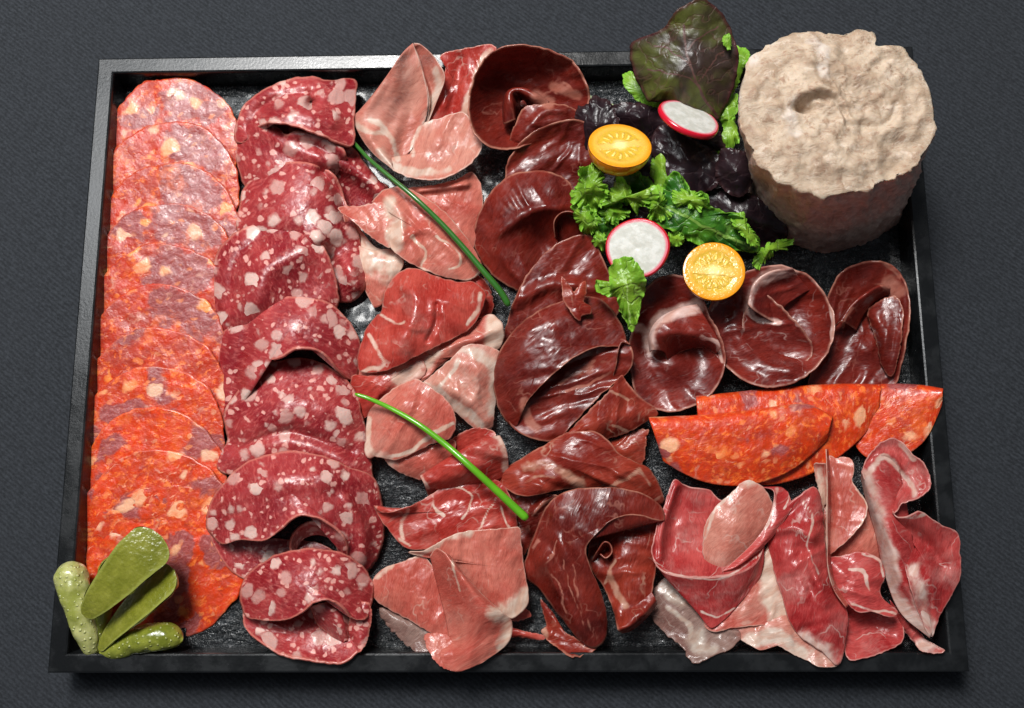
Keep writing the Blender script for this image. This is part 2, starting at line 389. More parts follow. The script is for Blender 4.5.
# ------------------------------------------------------------------ tablecloth and tray
n = 60; g = np.linspace(-70, 70, n)
X, Y = np.meshgrid(g, g); Z = CLOTH_Z + .04 * fbm(X * .08, Y * .08, 4) - .04
mesh_obj('tablecloth', np.stack([X, Y, Z], -1).reshape(-1, 3), [(j * n + i, j * n + i + 1, (j + 1) * n + i + 1, (j + 1) * n + i) for j in range(n - 1) for i in range(n - 1)], CLOTH_M, origin=(0, 0, CLOTH_Z))['kind'] = 'structure'

tray = empty('serving_tray', (0, 0, CLOTH_Z), 'rectangular slate tray in a raised black frame holding all the sliced meats', 'tray')
RW = .84
prof = [(0, CLOTH_Z), (-.02, CLOTH_Z + .3), (0, RIM_Z - .08), (.03, RIM_Z - .02), (.09, RIM_Z), (RW - .12, RIM_Z - .01), (RW - .05, RIM_Z - .05), (RW - .02, RIM_Z - .13), (RW + .05, -.18)]
V = []; Fc = []; k = len(prof)
for sx, sy in ((-1, 1), (1, 1), (1, -1), (-1, -1)):
    for d, z in prof: V.append((sx * (TW / 2 - d), sy * (TH / 2 - d), z))
for c in range(4):
    d = (c + 1) % 4
    for i in range(k - 1): Fc.append((c * k + i, c * k + i + 1, d * k + i + 1, d * k + i))
fr = mesh_obj('frame', V, Fc, FRAME_M, parent=tray, smooth=False)
nx, ny = 220, 160
X, Y = np.meshgrid(np.linspace(-TW / 2 + RW - .02, TW / 2 - RW + .02, nx), np.linspace(-TH / 2 + RW - .02, TH / 2 - RW + .02, ny))
q = fbm(X * .55, Y * .9, 2, 4); Z = -.03 + .035 * np.round(q * 4) / 4 + .02 * fbm(X * 2.2, Y * 2.2, 7, 3)
mesh_obj('slate_plate', np.stack([X, Y, Z], -1).reshape(-1, 3), [(j * nx + i, j * nx + i + 1, (j + 1) * nx + i + 1, (j + 1) * nx + i) for j in range(ny - 1) for i in range(nx - 1)], SLATE_M, parent=tray)
# ------------------------------------------------------------------ flat chorizo slices, shingled down the left side
GC = 'flat round chorizo slices shingled down the left side'
ch = [  # cx, cy, rx, ry, material, label
 (174, 144, 66, 67, CHOR_PINK, 'chorizo slice at the top of the left row, highest and farthest from the gherkins'),
 (173, 188, 67, 66, CHOR_PINK, 'chorizo slice lying on the topmost slice, second from the top of the left row'),
 (170, 230, 68, 67, CHOR_PINK, 'chorizo slice with mauve lean patch, third from the top of the left row'),
 (167, 270, 69, 67, CHOR_PINK, 'chorizo slice with pale fat at its left, fourth from the top of the left row'),
 (163, 311, 68, 68, CHOR_PINK, 'chorizo slice beside the round salami fold, fifth from the top of the left row'),
 (160, 352, 68, 68, CHOR_PINK, 'chorizo slice with pale fat flecks, sixth from the top of the left row'),
 (157, 396, 70, 69, CHOR, 'chorizo slice midway beside the dark stretch of the left rim, seventh from the top'),
 (155, 436, 71, 69, CHOR_HOT, 'bright orange chorizo slice, fourth from the bottom of the left row'),
 (155, 478, 72, 70, CHOR_HOT, 'bright orange chorizo slice, third from the bottom of the left row'),
 (158, 522, 74, 72, CHOR_HOT, 'bright orange chorizo slice partly under the lowest one, its left side above the gherkins'),
 (166, 562, 79, 78, CHOR_HOT, 'lowest chorizo slice of the left row, uncovered, with the gherkins lying on it')]
for i, (cx, cy, rx, ry, m, lab) in enumerate(ch):
    rr = random.Random(50 + i); ol = []
    for k in range(18):
        a = 2 * math.pi * k / 18; q = 1 + rr.uniform(-.025, .025)
        x = cx + rx * q * math.cos(a); y = cy - ry * q * math.sin(a)
        ol.append((x, y, .30 + .42 * math.sin(a) * 1.0 + rr.uniform(-.03, .03) + (.18 if i < 10 else 0)))
    cz = .34 + (.18 if i < 10 else 0)
    sheet('chorizo_slice', m, [B(ol, (cx, cy, cz), p=1.0, edge=1, rag=1.2)], lab, 'chorizo', GC, th=.13, wob=.06, wf=.035, rot=.3 + rr.uniform(-.4, .4),
          veins=[(20, [(cx + 8, cy - ry + 22), (cx + 34, cy - ry + 30)])] if i < 6 else ([]  if i < 10 else [(14, [(182, 545), (172, 585), (165, 615)]), (10, [(210, 545), (214, 560)])]))

# ------------------------------------------------------------------ folded salami down the second column
GS = 'folded salami slices in the second column'
def sal(patches, lab, **k): return sheet('salami_slice', SALAMI, patches, lab, 'salami', GS, th=.11, wob=k.pop('wob', .06), wf=.04, **k)
sal([B([(262, 122, .7), (300, 126, .9), (345, 142, 1.0), (352, 147, .9), (366, 165, .5), (380, 182, .4), (388, 190, .3), (372, 206, .25), (350, 215, .2), (300, 205, .2), (262, 180, .3), (245, 150, .4)], (315, 160, 1.0), bumps=[(345, 200, -.5, 22)], ridges=[([(300, 158), (330, 157), (360, 172), (380, 190)], .7, 9)])],
    'salami slice curling out to the right below the topmost fold, towards the upper chive', rot=1)
sal([B([(240, 120, .5), (236, 142, .4), (238, 166, .35), (248, 190, .4), (270, 200, .7), (310, 190, 1.0), (335, 175, 1.0), (346, 154, 1.6), (325, 138, 1.9), (300, 131, 2.0), (286, 134, 1.7), (272, 124, 1.5), (256, 118, 1.0)], (285, 162, 1.75), p=2.2, edge=1, ridges=[([(290, 134), (318, 137), (345, 152)], .35, 6), ([(262, 128), (290, 146), (330, 162)], .3, 8)])],
    'salami slice with a narrow dark gap under its lip, just below the topmost fold', rot=2)
sal([B([(354, 80, .9), (330, 81, 1.0), (308, 77, 1.2), (282, 82, 1.3), (262, 92, 1.4), (246, 104, 1.1), (237, 124, .8), (235, 140, .6), (245, 142, .9), (256, 128, 1.7), (275, 123, 2.7), (300, 128, 2.9), (325, 137, 2.7), (352, 146, 1.8), (354, 120, 1.4), (356, 98, 1.1)], (302, 104, 2.4), p=1.6,
       bumps=[(311, 103, -1.3, 5)], ridges=[([(255, 126), (262, 110), (285, 98), (310, 95)], -.6, 8), ([(262, 122), (290, 112), (330, 122)], .4, 10)])],
    'topmost salami fold with a small hole, just below the upper rim of the tray', rot=3)
sal([B([(246, 186, .7), (240, 206, .6), (238, 232, .5), (262, 250, .6), (300, 262, .8), (322, 290, .8), (345, 303, .4), (362, 292, .4), (367, 268, .5), (360, 240, .7), (350, 215, .9), (342, 190, 1.2), (334, 174, 1.6), (312, 164, 1.9), (288, 163, 1.8), (264, 170, 1.2)], (300, 212, 2.3), p=2.0,
       bumps=[(334, 255, -1.1, 16)], ridges=[([(318, 240), (345, 262), (358, 285)], .5, 8), ([(322, 172), (338, 192), (345, 220)], -.5, 6)])],
    'large arched salami slice with shiny streak, above the round salami fold', rot=4)
sal([B([(214, 284, .6), (213, 268, .6), (221, 248, .8), (240, 231, 1.1), (264, 223, 1.5), (288, 224, 1.8), (310, 234, 2.0), (326, 250, 2.0), (335, 276, 1.5), (338, 304, 1.0), (325, 322, .7), (290, 330, .6), (245, 340, .5), (222, 330, .4), (214, 306, .4)], (276, 276, 2.3), p=2.4,
       bumps=[(300, 292, -.5, 22)], ridges=[([(255, 300), (268, 270), (300, 250)], .35, 12), ([(232, 300), (238, 262), (262, 236)], -.35, 8)])],
    'round salami fold with a glossy crown, third of the big domes from the top', rot=5)
sal([B([(222, 336, .5), (236, 320, .9), (258, 302, 1.4), (290, 297, 1.8), (325, 302, 1.8), (348, 320, 1.3), (361, 345, .8), (359, 368, .6), (352, 380, .7), (338, 370, 1.9), (322, 353, 2.7), (298, 349, 3.0), (280, 358, 2.7), (262, 362, 1.9), (240, 372, 1.0), (232, 400, .5), (226, 430, .3), (221, 395, .3), (219, 360, .4)], (290, 330, 2.6), p=1.8,
       ridges=[([(240, 420), (238, 370), (252, 330)], -.3, 8)])],
    'arched salami slice with a dark crescent gap under its raised lower lip', rot=6)
sal([B([(228, 440, .5), (224, 415, .5), (238, 392, .9), (258, 368, 1.1), (285, 360, 1.2), (312, 360, 1.2), (337, 372, 1.2), (354, 390, .9), (363, 418, .7), (368, 442, .6), (372, 470, .7), (370, 486, .9), (345, 480, 1.1), (300, 472, 1.1), (250, 476, .9), (222, 472, .6), (217, 458, .5)], (298, 415, 2.0), p=2.0,
       ridges=[([(250, 430), (290, 405), (345, 415)], .3, 14), ([(235, 448), (290, 432), (350, 452)], -.35, 7)])],
    'broad salami slice coming out from the crescent gap, above the one with the rolled tube', rot=7)
# slice with the rolled tube in its mouth
th = [math.radians(a) for a in range(200, -30, -18)]
ring1 = [(317 + 27 * math.cos(a), 545 - 24 * math.sin(a), 1.25 + .9 * math.sin(a)) for a in th]
ring2 = [(317 + 21 * math.cos(a), 552 - 18 * math.sin(a), .45 + .8 * math.sin(a)) for a in th]
sal([B([(208, 528, .6), (209, 508, .7), (222, 486, 1.1), (246, 463, 1.5), (285, 452, 1.8), (322, 456, 1.8), (350, 468, 1.5), (374, 478, 1.0), (382, 502, .7), (384, 530, .5), (378, 556, .4), (364, 572, .4), (350, 560, 1.0), (345, 538, 2.2), (326, 522, 2.8), (304, 515, 3.0), (290, 521, 2.9), (278, 532, 2.6), (262, 541, 2.3), (240, 540, 1.7), (222, 544, 1.1)], (290, 492, 2.7), p=1.9,
       ridges=[([(232, 500), (262, 482), (330, 478)], .25, 12), ([(345, 500), (362, 530), (362, 560)], .3, 7)]),
     L([ring1, ring2], edge='t'),
     B([(212, 535, .5), (240, 538, .5), (300, 540, .4), (330, 548, .4), (340, 570, .35), (300, 578, .3), (262, 584, .3), (236, 574, .35), (220, 556, .4)], (270, 556, .45))],
    'widest salami slice with a rolled tube opening at its lower mouth', rot=8)
sal([B([(241, 602, .6), (243, 582, .8), (258, 566, 1.2), (280, 554, 1.6), (310, 549, 1.8), (340, 553, 1.6), (361, 565, 1.1), (373, 584, .8), (371, 604, 1.0), (366, 619, 1.8), (352, 618, 2.2), (342, 606, 2.7), (328, 600, 2.9), (313, 603, 2.9), (303, 612, 2.7), (285, 620, 2.2), (262, 620, 1.6), (247, 616, 1.0)], (305, 584, 2.7), p=1.8),
     B([(244, 612, .5), (262, 616, .5), (300, 610, .5), (330, 604, .6), (352, 616, .7), (364, 640, 1.4), (352, 658, 1.7), (338, 664, 1.8), (312, 661, 1.75), (282, 655, 1.7), (258, 641, 1.3), (246, 628, .6)], (300, 635, .9), p=1.6, bumps=[(310, 640, .3, 14)]),
     L([[(311, 606, 1.2), (318, 624, 1.1), (330, 634, 1.1), (342, 648, .9)], [(324, 603, 1.9), (336, 614, 1.9), (342, 626, 1.8), (346, 640, 1.4)], [(338, 604, .9), (350, 618, .9), (352, 632, .8), (350, 646, .8)]], edge='lt'),
     B([(352, 612, 1.2), (364, 602, 1.5), (371, 610, 1.4), (368, 636, 1.5), (360, 652, 1.7), (350, 648, .8), (348, 632, 1.2)], (359, 624, 1.7))],
    'bottom salami fold with a deep open hollow, nearest the lower rim of the tray', rot=9)
# ------------------------------------------------------------------ cured ham, third column
GH = 'cured ham slices in the third column'
def ham(m, patches, lab, **k): return sheet('ham_slice', m, patches, lab, 'cured ham', k.pop('group', GH), th=k.pop('th', .035), fold=k.pop('fold', .10 if k.get('wob', 1) > .055 else .035), wob=k.pop('wob', .06), wf=k.pop('wf', .045), **k)
# lying low: flap under the round rosette (behind chive)
ham(HAM, [B([(408, 190, .8), (430, 186, .9), (455, 180, 1.1), (472, 172, 1.2), (481, 186, 1.0), (483, 205, .8), (478, 232, .6), (470, 252, .5), (450, 240, .8), (425, 215, 1.0)], (450, 205, 1.1), ridges=[([(420, 190), (445, 187), (466, 184)], .35, 4)])],
    'ham slice with a glossy patch under the chive, directly below the top ham rosette', rot=1)
ham(HAM_RED, [B([(443, 53, 1.9), (462, 49, 2.0), (484, 45, 2.1), (496, 47, 2.2), (488, 64, 1.9), (478, 84, 1.6), (470, 106, 1.3), (464, 120, 1.0), (440, 124, .8), (428, 122, .8), (434, 98, 1.0), (442, 80, 1.4), (446, 66, 1.7), (441, 60, 1.9)], (458, 85, 1.5), p=1.5, ridges=[([(462, 60), (455, 90), (450, 115)], -.2, 7)])],
    'red ham slice with a white fat stripe standing between ham rosette and beef cone', veins=[(6, [(492, 50), (478, 70), (473, 90), (466, 112)])], rot=1.4)
# top rosette
ham(HAM_PALE, [
    L([[(414, 43, 2.6), (420, 44, 2.6), (430, 52, 2.5), (438, 62, 2.4), (445, 78, 2.2), (436, 103, 1.5), (426, 128, .9)], [(414, 46, 2.4), (418, 60, 1.9), (424, 72, 1.7), (430, 82, 1.5), (433, 95, 1.3), (429, 112, 1.0), (424, 130, .8)], [(413, 44, 2.55), (419, 58, 2.2), (424, 75, 2.0), (428, 92, 1.8), (429, 104, 1.5), (428, 118, 1.1), (424, 132, .8)]], edge='tb'),
    L([[(413, 43, 2.6), (420, 62, 2.3), (425, 80, 2.0), (428, 98, 1.7), (426, 118, 1.2), (418, 134, .9), (412, 150, .8)],
       [(405, 50, 2.7), (408, 76, 2.0), (410, 96, 1.4), (410, 116, 1.0), (406, 132, .8), (402, 145, .8), (400, 160, .9)],
       [(396, 62, 2.7), (393, 84, 2.2), (392, 104, 1.6), (392, 122, 1.3), (392, 138, 1.3), (392, 150, 1.3), (395, 163, 1.3)],
       [(384, 80, 2.3), (374, 97, 2.0), (368, 110, 1.8), (366, 122, 1.7), (372, 138, 1.8), (380, 150, 1.9), (392, 165, 1.8)],
       [(372, 96, 1.7), (360, 110, 1.3), (353, 118, 1.2), (357, 130, 1.3), (366, 145, 1.5), (378, 158, 1.7), (394, 170, 1.8)]], edge='tb'),
    B([(420, 126, 1.0), (440, 118, 1.3), (462, 112, 1.5), (472, 122, 1.6), (482, 144, 1.7), (474, 160, 1.9), (458, 172, 2.0), (436, 180, 2.0), (412, 178, 1.9), (392, 169, 1.8), (385, 158, 1.5), (400, 162, 1.2), (412, 150, .9)], (436, 150, 1.15), p=1.8, bumps=[(440, 145, .3, 14)])],
    'large pale pink ham rosette at the top with a translucent upright tip over the rim',
    veins=[(7, [(436, 70), (440, 84), (434, 102), (427, 122)]), (5, [(356, 124), (372, 133), (382, 132)]), (5, [(370, 120), (385, 128), (394, 145), (398, 160)]), (6, [(380, 150), (395, 166), (420, 174), (448, 170)]), (4, [(420, 128), (416, 140), (412, 156)])], rot=1.2)
# white-fat slice at left with oval hole
ham(HAM, [L([[(343, 214, 1.0), (346, 232, .9), (350, 246, .8), (354, 262, .6), (362, 284, .5), (374, 308, .3)], [(346, 214, .8), (362, 246, .8), (372, 252, 1.0), (376, 268, .9), (380, 284, .7), (380, 306, .4)], [(350, 214, .7), (374, 246, .7), (392, 250, .8), (404, 262, .8), (396, 278, .6), (386, 300, .4)]], edge='t')],
    'ham slice with a milky fat patch beside a dark gap, left of the folded ham', veins=[(20, [(372, 258), (394, 266)]), (12, [(352, 246), (370, 258)])], rot=.4)
# front large folded slice
ham(HAM, [
    B([(338, 208, 1.8), (360, 206, 1.7), (383, 203, 1.6), (394, 218, 1.5), (397, 238, 1.4), (391, 248, 1.5), (374, 239, 1.7), (355, 223, 1.9)], (376, 222, 1.75)),
    B([(372, 202, 1.3), (384, 190, 1.4), (400, 187, 1.5), (422, 195, 1.5), (445, 212, 1.5), (463, 233, 1.3), (478, 255, 1.1), (481, 270, 1.1), (468, 280, 1.2), (440, 276, 1.4), (412, 264, 1.6), (393, 250, 1.6), (387, 232, 1.5), (390, 216, 1.5), (384, 204, 1.5)], (425, 234, 1.85), p=2,
      ridges=[([(385, 196), (400, 215), (402, 240)], .25, 6), ([(412, 234), (430, 230), (460, 258)], .18, 5), ([(415, 238), (424, 256), (421, 268)], -.2, 5)])],
    'pink folded ham slice crossed by the upper chive, with a pointed flap to its left',
    veins=[(3, [(412, 236), (427, 252), (422, 266)]), (2.6, [(436, 236), (458, 252), (460, 266), (448, 270)]), (9, [(390, 205), (396, 225), (394, 245)]), (3, [(412, 265), (440, 277), (470, 281), (479, 272)])], rot=.8)
# right under part & dome slice
ham(HAM_RED, [B([(470, 272, .7), (486, 282, .7), (493, 300, .6), (491, 314, .5), (480, 318, .6), (462, 320, .6), (460, 290, .8)], (478, 298, .9))],
    'small dark red ham end showing at the right of the glossy ham dome', rot=.2)
ham(HAM, [B([(352, 372, .5), (358, 350, .5), (374, 340, .6), (400, 350, .8), (440, 342, 1.0), (470, 326, 1.1), (490, 314, 1.1), (502, 324, 1.1), (504, 337, 1.0), (498, 350, .8), (478, 354, 1.0), (460, 352, 1.1), (440, 366, 1.1), (424, 380, 1.1), (400, 386, .9), (380, 390, .7), (360, 388, .5)], (440, 358, 1.3), p=1.6, ridges=[([(440, 350), (470, 338), (498, 330)], .3, 10)])],
    'ham slice with a creamy fat end sticking out right, just under the glossy ham dome', veins=[(10, [(496, 322), (497, 334), (493, 348)]), (9, [(405, 372), (420, 366), (434, 352)]), (7, [(392, 378), (406, 380)])], rot=.4)
ham(HAM_RED, [B([(381, 312, .9), (385, 292, 1.1), (398, 273, 1.3), (416, 268, 1.4), (436, 276, 1.4), (458, 282, 1.5), (474, 282, 1.5), (486, 294, 1.4), (482, 310, 1.5), (470, 328, 1.7), (440, 345, 1.9), (415, 357, 1.9), (402, 364, 1.9), (388, 370, 1.7), (370, 373, 1.4), (358, 368, 1.1), (360, 346, .9), (368, 326, .8), (377, 315, .8)], (424, 318, 2.3), p=2.2,
      ridges=[([(412, 290), (410, 320), (396, 352)], .28, 10), ([(378, 330), (396, 322), (404, 300)], -.35, 8), ([(437, 305), (436, 322), (428, 340)], -.2, 3)])],
    'glossy domed ham slice, whitish sheen on top, in the middle of the ham column', veins=[(2.6, [(382, 316), (392, 322), (404, 322)]), (4, [(370, 335), (378, 352), (384, 366), (362, 372)]), (4, [(480, 294), (478, 310), (468, 326)])], rot=1.5)
# pale translucent fat slice
ham(HAM_PALE, [B([(420, 386, 1.0), (436, 372, 1.2), (452, 358, 1.4), (464, 346, 1.5), (480, 344, 1.5), (500, 352, 1.3), (500, 372, 1.0), (496, 400, .8), (492, 427, .6), (478, 430, .6), (455, 412, .8), (436, 398, 1.0)], (470, 382, 1.5), p=1.5, ridges=[([(458, 362), (476, 368), (492, 380)], .2, 8), ([(440, 384), (470, 402), (488, 420)], .25, 7)])],
    'whitish translucent ham slice almost all fat, touching the big creased beef slice', veins=[(8, [(468, 350), (490, 362), (496, 380), (492, 410)]), (7, [(425, 386), (450, 400), (480, 425)]), (4, [(460, 360), (446, 378), (438, 388)]), (5, [(440, 352), (470, 350)])], fatall=.38, rot=.9)
ham(HAM_RED, [B([(352, 376, .9), (368, 376, 1.1), (385, 374, 1.3), (402, 370, 1.4), (422, 360, 1.3), (424, 376, 1.2), (400, 388, 1.2), (382, 398, 1.1), (372, 412, .8), (358, 420, .4), (352, 398, .5)], (382, 386, 1.35), p=1.6)],
    'red ham fold with a cream fat patch, at the upper end of the lower chive', veins=[(10, [(400, 378), (420, 366)])], rot=.5)
ham(HAM_RED, [B([(448, 444, .9), (460, 434, 1.1), (476, 428, 1.3), (492, 430, 1.3), (498, 440, 1.2), (504, 455, .9), (490, 460, .6), (462, 472, .5), (446, 468, .6)], (472, 448, .8), p=1.2),
      L([[(424, 480, 1.0), (442, 470, 1.2), (462, 458, 1.3), (480, 448, 1.4), (497, 440, 1.3)], [(420, 476, 1.8), (440, 463, 2.0), (462, 450, 2.1), (482, 440, 2.1), (500, 436, 1.8)], [(424, 484, 1.9), (446, 478, 2.1), (470, 468, 2.2), (490, 458, 2.1), (507, 452, 1.8)], [(428, 496, .9), (450, 492, 1.0), (474, 488, 1.1), (494, 482, 1.0), (509, 474, .9)]], edge='tl')],
    'rolled ham tube crossed by the lower chive, cream fat at its right end', veins=[(7, [(498, 438), (505, 452), (508, 468)]), (4, [(421, 476), (428, 486)])], rot=.3)
ham(HAM, [B([(384, 456, .9), (400, 452, 1.1), (430, 446, 1.2), (455, 440, 1.1), (452, 458, .9), (440, 472, .8), (424, 480, .7), (404, 474, .7), (390, 466, .8)], (420, 460, 1.2))],
    'pink ham edge hanging below the ham petal with white tip, over a dark gap', veins=[(8, [(376, 470), (392, 462)])], rot=.7)
ham(HAM, [B([(366, 456, 1.0), (366, 434, .9), (369, 412, .9), (382, 398, 1.2), (398, 386, 1.5), (415, 379, 1.7), (434, 389, 1.8), (450, 404, 1.7), (456, 422, 1.5), (450, 438, 1.5), (432, 444, 1.6), (414, 453, 1.6), (396, 460, 1.4), (378, 457, 1.2)], (410, 420, 2.0), p=2.0, ridges=[([(390, 404), (420, 410), (440, 426)], .2, 12)])],
    'rounded ham petal with a white tip, crossed by the lower chive', veins=[(9, [(366, 450), (372, 456), (384, 458)]), (4, [(384, 459), (410, 452), (424, 440), (440, 430), (454, 424)]), (5, [(368, 418), (368, 446)])], rot=1.0)
# big flat red slice
ham(HAM_RED, [B([(374, 506, 1.0), (380, 512, 1.3), (394, 511, 1.4), (414, 504, 1.4), (432, 494, 1.3), (448, 482, 1.2), (474, 474, 1.2), (500, 482, 1.1), (510, 496, 1.0), (516, 514, .9), (514, 532, .9), (480, 536, 1.0), (445, 546, 1.0), (416, 550, 1.0), (402, 545, 1.0), (390, 532, 1.0), (380, 518, 1.0)], (450, 512, 1.3), p=1.8, ridges=[([(375, 504), (392, 510), (412, 506)], .4, 4)])],
    'wide bright red ham slice with thin fat lines, at the foot of the lower chive', veins=[(4, [(408, 510), (400, 526), (402, 540)]), (3, [(434, 496), (436, 510), (444, 516)]), (2, [(450, 488), (470, 492), (472, 502), (462, 520)]), (2, [(496, 498), (486, 514), (478, 530)]), (2, [(500, 504), (508, 530)]), (3, [(398, 540), (410, 547)])], rot=.5)
ham(GREYFAT, [B([(380, 608, .5), (396, 612, .6), (418, 624, .8), (436, 636, .9), (440, 650, 1.0), (428, 654, 1.1), (418, 654, 1.0), (406, 644, .8), (394, 632, .6), (384, 620, .5)], (414, 632, .9), rag=1.5)],
    'thin translucent brownish ham scrap under the lowest ham slice, at its lower left', rot=.6)
ham(HAM, [
    B([(370, 592, .7), (375, 576, .8), (386, 567, 1.0), (404, 561, 1.2), (422, 556, 1.3), (436, 572, 1.3), (446, 606, 1.2), (450, 640, 1.3), (430, 632, 1.2), (404, 617, 1.0), (384, 606, .8)], (414, 592, 1.35)),
    B([(408, 552, 1.4), (424, 550, 1.8), (446, 538, 2.0), (466, 531, 2.0), (492, 529, 1.9), (512, 527, 1.8), (520, 528, 1.7), (522, 548, 1.4), (526, 578, 1.2), (529, 600, 1.2), (522, 612, 1.3), (510, 618, 1.4), (488, 606, 1.3), (462, 584, 1.2), (444, 562, 1.3), (430, 558, 1.5)], (490, 566, 1.75), p=1.8),
    L([[(430, 556, 2.0), (434, 572, 1.6), (440, 596, 1.3), (446, 620, 1.3), (448, 640, 1.4), (440, 654, 1.7), (446, 668, 1.8)],
       [(436, 548, 2.4), (444, 570, 2.3), (454, 596, 2.1), (462, 620, 2.0), (464, 640, 1.9), (456, 656, 1.9), (452, 671, 1.8)],
       [(444, 552, 2.9), (456, 570, 3.0), (470, 592, 2.9), (484, 612, 2.8), (486, 634, 2.2), (478, 654, 2.0), (462, 671, 1.8)],
       [(450, 556, 2.7), (464, 574, 2.7), (482, 594, 2.6), (502, 612, 2.4), (512, 622, 1.9), (508, 643, 1.8), (482, 663, 1.8)]], edge='bl'),
    B([(426, 634, 1.2), (448, 636, 1.5), (462, 660, 1.7), (458, 671, 1.8), (442, 667, 1.8), (430, 654, 1.6), (426, 644, 1.4)], (444, 652, 1.6), edge=0)],
    'lowest ham slice of its column, folded twice, with a white fat tip over the rim',
    veins=[(9, [(500, 614), (509, 628), (504, 645)]), (7, [(408, 553), (430, 546), (450, 534), (468, 532)]), (11, [(498, 612), (518, 608), (527, 598)]), (5, [(377, 578), (392, 564)]), (2.5, [(452, 560), (460, 590)])], rot=1.3)
ham(HAM_RED, [B([(496, 600, .5), (518, 604, .6), (530, 612, .5), (528, 618, .5), (510, 620, .5)], (514, 610, .6)), B([(510, 628, .4), (528, 632, .5), (545, 636, .5), (542, 640, .45), (520, 637, .4), (508, 636, .4)], (524, 634, .55))],
    'tiny dark red ham scrap on the slate right of the lowest ham slice', rot=.1)

# ------------------------------------------------------------------ cured ham, lower right heap
GR = 'cured ham slices heaped in the lower right corner'
def hr(m, patches, lab, **k): return ham(m, patches, lab, group=GR, **k)
hr(GREYFAT, [B([(648, 604, .5), (651, 592, .6), (662, 580, .7), (676, 582, .9), (692, 598, 1.0), (708, 622, 1.1), (726, 628, 1.1), (742, 634, 1.2), (732, 648, 1.4), (716, 655, 1.5), (698, 663, 1.6), (690, 660, 1.5), (680, 645, 1.2), (666, 634, .9), (652, 618, .6)], (690, 624, 1.1), rag=1.2)],
    'grey translucent ham slice with a white fat lump, lowest on the heap at its left', veins=[(11, [(696, 640), (700, 652)]), (8, [(712, 650), (700, 655)]), (5, [(668, 606), (686, 622), (690, 638)]), (8, [(664, 588), (682, 600)])], rot=.6)
hr(HAM_PALE, [B([(732, 626, 1.0), (760, 622, 1.2), (800, 612, 1.3), (836, 610, 1.3), (842, 640, 1.5), (839, 664, 1.6), (822, 667, 1.7), (806, 660, 1.6), (790, 652, 1.5), (776, 645, 1.5), (762, 650, 1.5), (748, 644, 1.3), (736, 636, 1.1)], (800, 638, 1.45))],
    'pale ham slice with wavy white lower edge lying on the lower rim', veins=[(9, [(752, 640), (776, 638), (800, 652), (836, 662)])], rot=.2)
hr(HAM_RAW, [B([(890, 600, .9), (903, 618, .9), (918, 630, .9), (926, 640, 1.2), (945, 651, 1.6), (932, 653, 1.6), (920, 650, 1.5), (912, 640, 1.0), (898, 622, .7)], (915, 634, 1.15), rag=1.2)],
    'small ham end with a ragged yellow-white fringe in the lower right corner', veins=[(10, [(922, 646), (936, 650), (946, 652)])], rot=.4)
hr(HAM_RAW, [B([(846, 600, .7), (870, 600, .7), (896, 612, .8), (903, 624, .9), (902, 642, 1.0), (884, 652, 1.4), (866, 658, 1.6), (848, 659, 1.6), (844, 640, .9), (842, 618, .7)], (872, 626, .55), p=1.3, rag=.6),
      B([(824, 560, 1.3), (840, 556, 1.5), (862, 552, 1.6), (880, 560, 1.6), (885, 575, 1.6), (880, 590, 1.6), (884, 600, 1.7), (898, 612, 1.6), (890, 617, 1.8), (872, 612, 2.0), (858, 612, 1.9), (848, 604, 1.8), (836, 590, 1.5), (828, 576, 1.3)], (856, 582, 1.95), p=2, rag=.5)],
    'red ham slice curled over a dark hollow near the lower right corner', veins=[(2.5, [(850, 603), (872, 610), (895, 614)]), (3, [(850, 570), (862, 572), (870, 590)]), (3, [(862, 554), (880, 560), (884, 576)])], rot=.3)
hr(HAM, [B([(826, 500, .9), (846, 492, 1.0), (868, 505, 1.1), (880, 530, 1.1), (886, 556, 1.0), (866, 562, 1.0), (836, 560, .9), (824, 540, .9)], (856, 530, 1.3))],
    'soft pink ham slice showing between the upright edge and the white-banded slice', rot=.9)
hr(HAM, [B([(684, 560, .8), (730, 560, .9), (760, 556, 1.0), (772, 540, 1.2), (778, 560, 1.2), (784, 590, 1.2), (789, 625, 1.3), (760, 625, 1.3), (735, 628, 1.3), (708, 630, 1.2), (698, 600, .9)], (746, 594, 1.3), p=1.4)],
    'pink ham triangle with a broad white fat band, low in the middle of the heap', veins=[(11, [(764, 556), (772, 588), (782, 622)]), (7, [(768, 600), (778, 612)])], rot=.6)
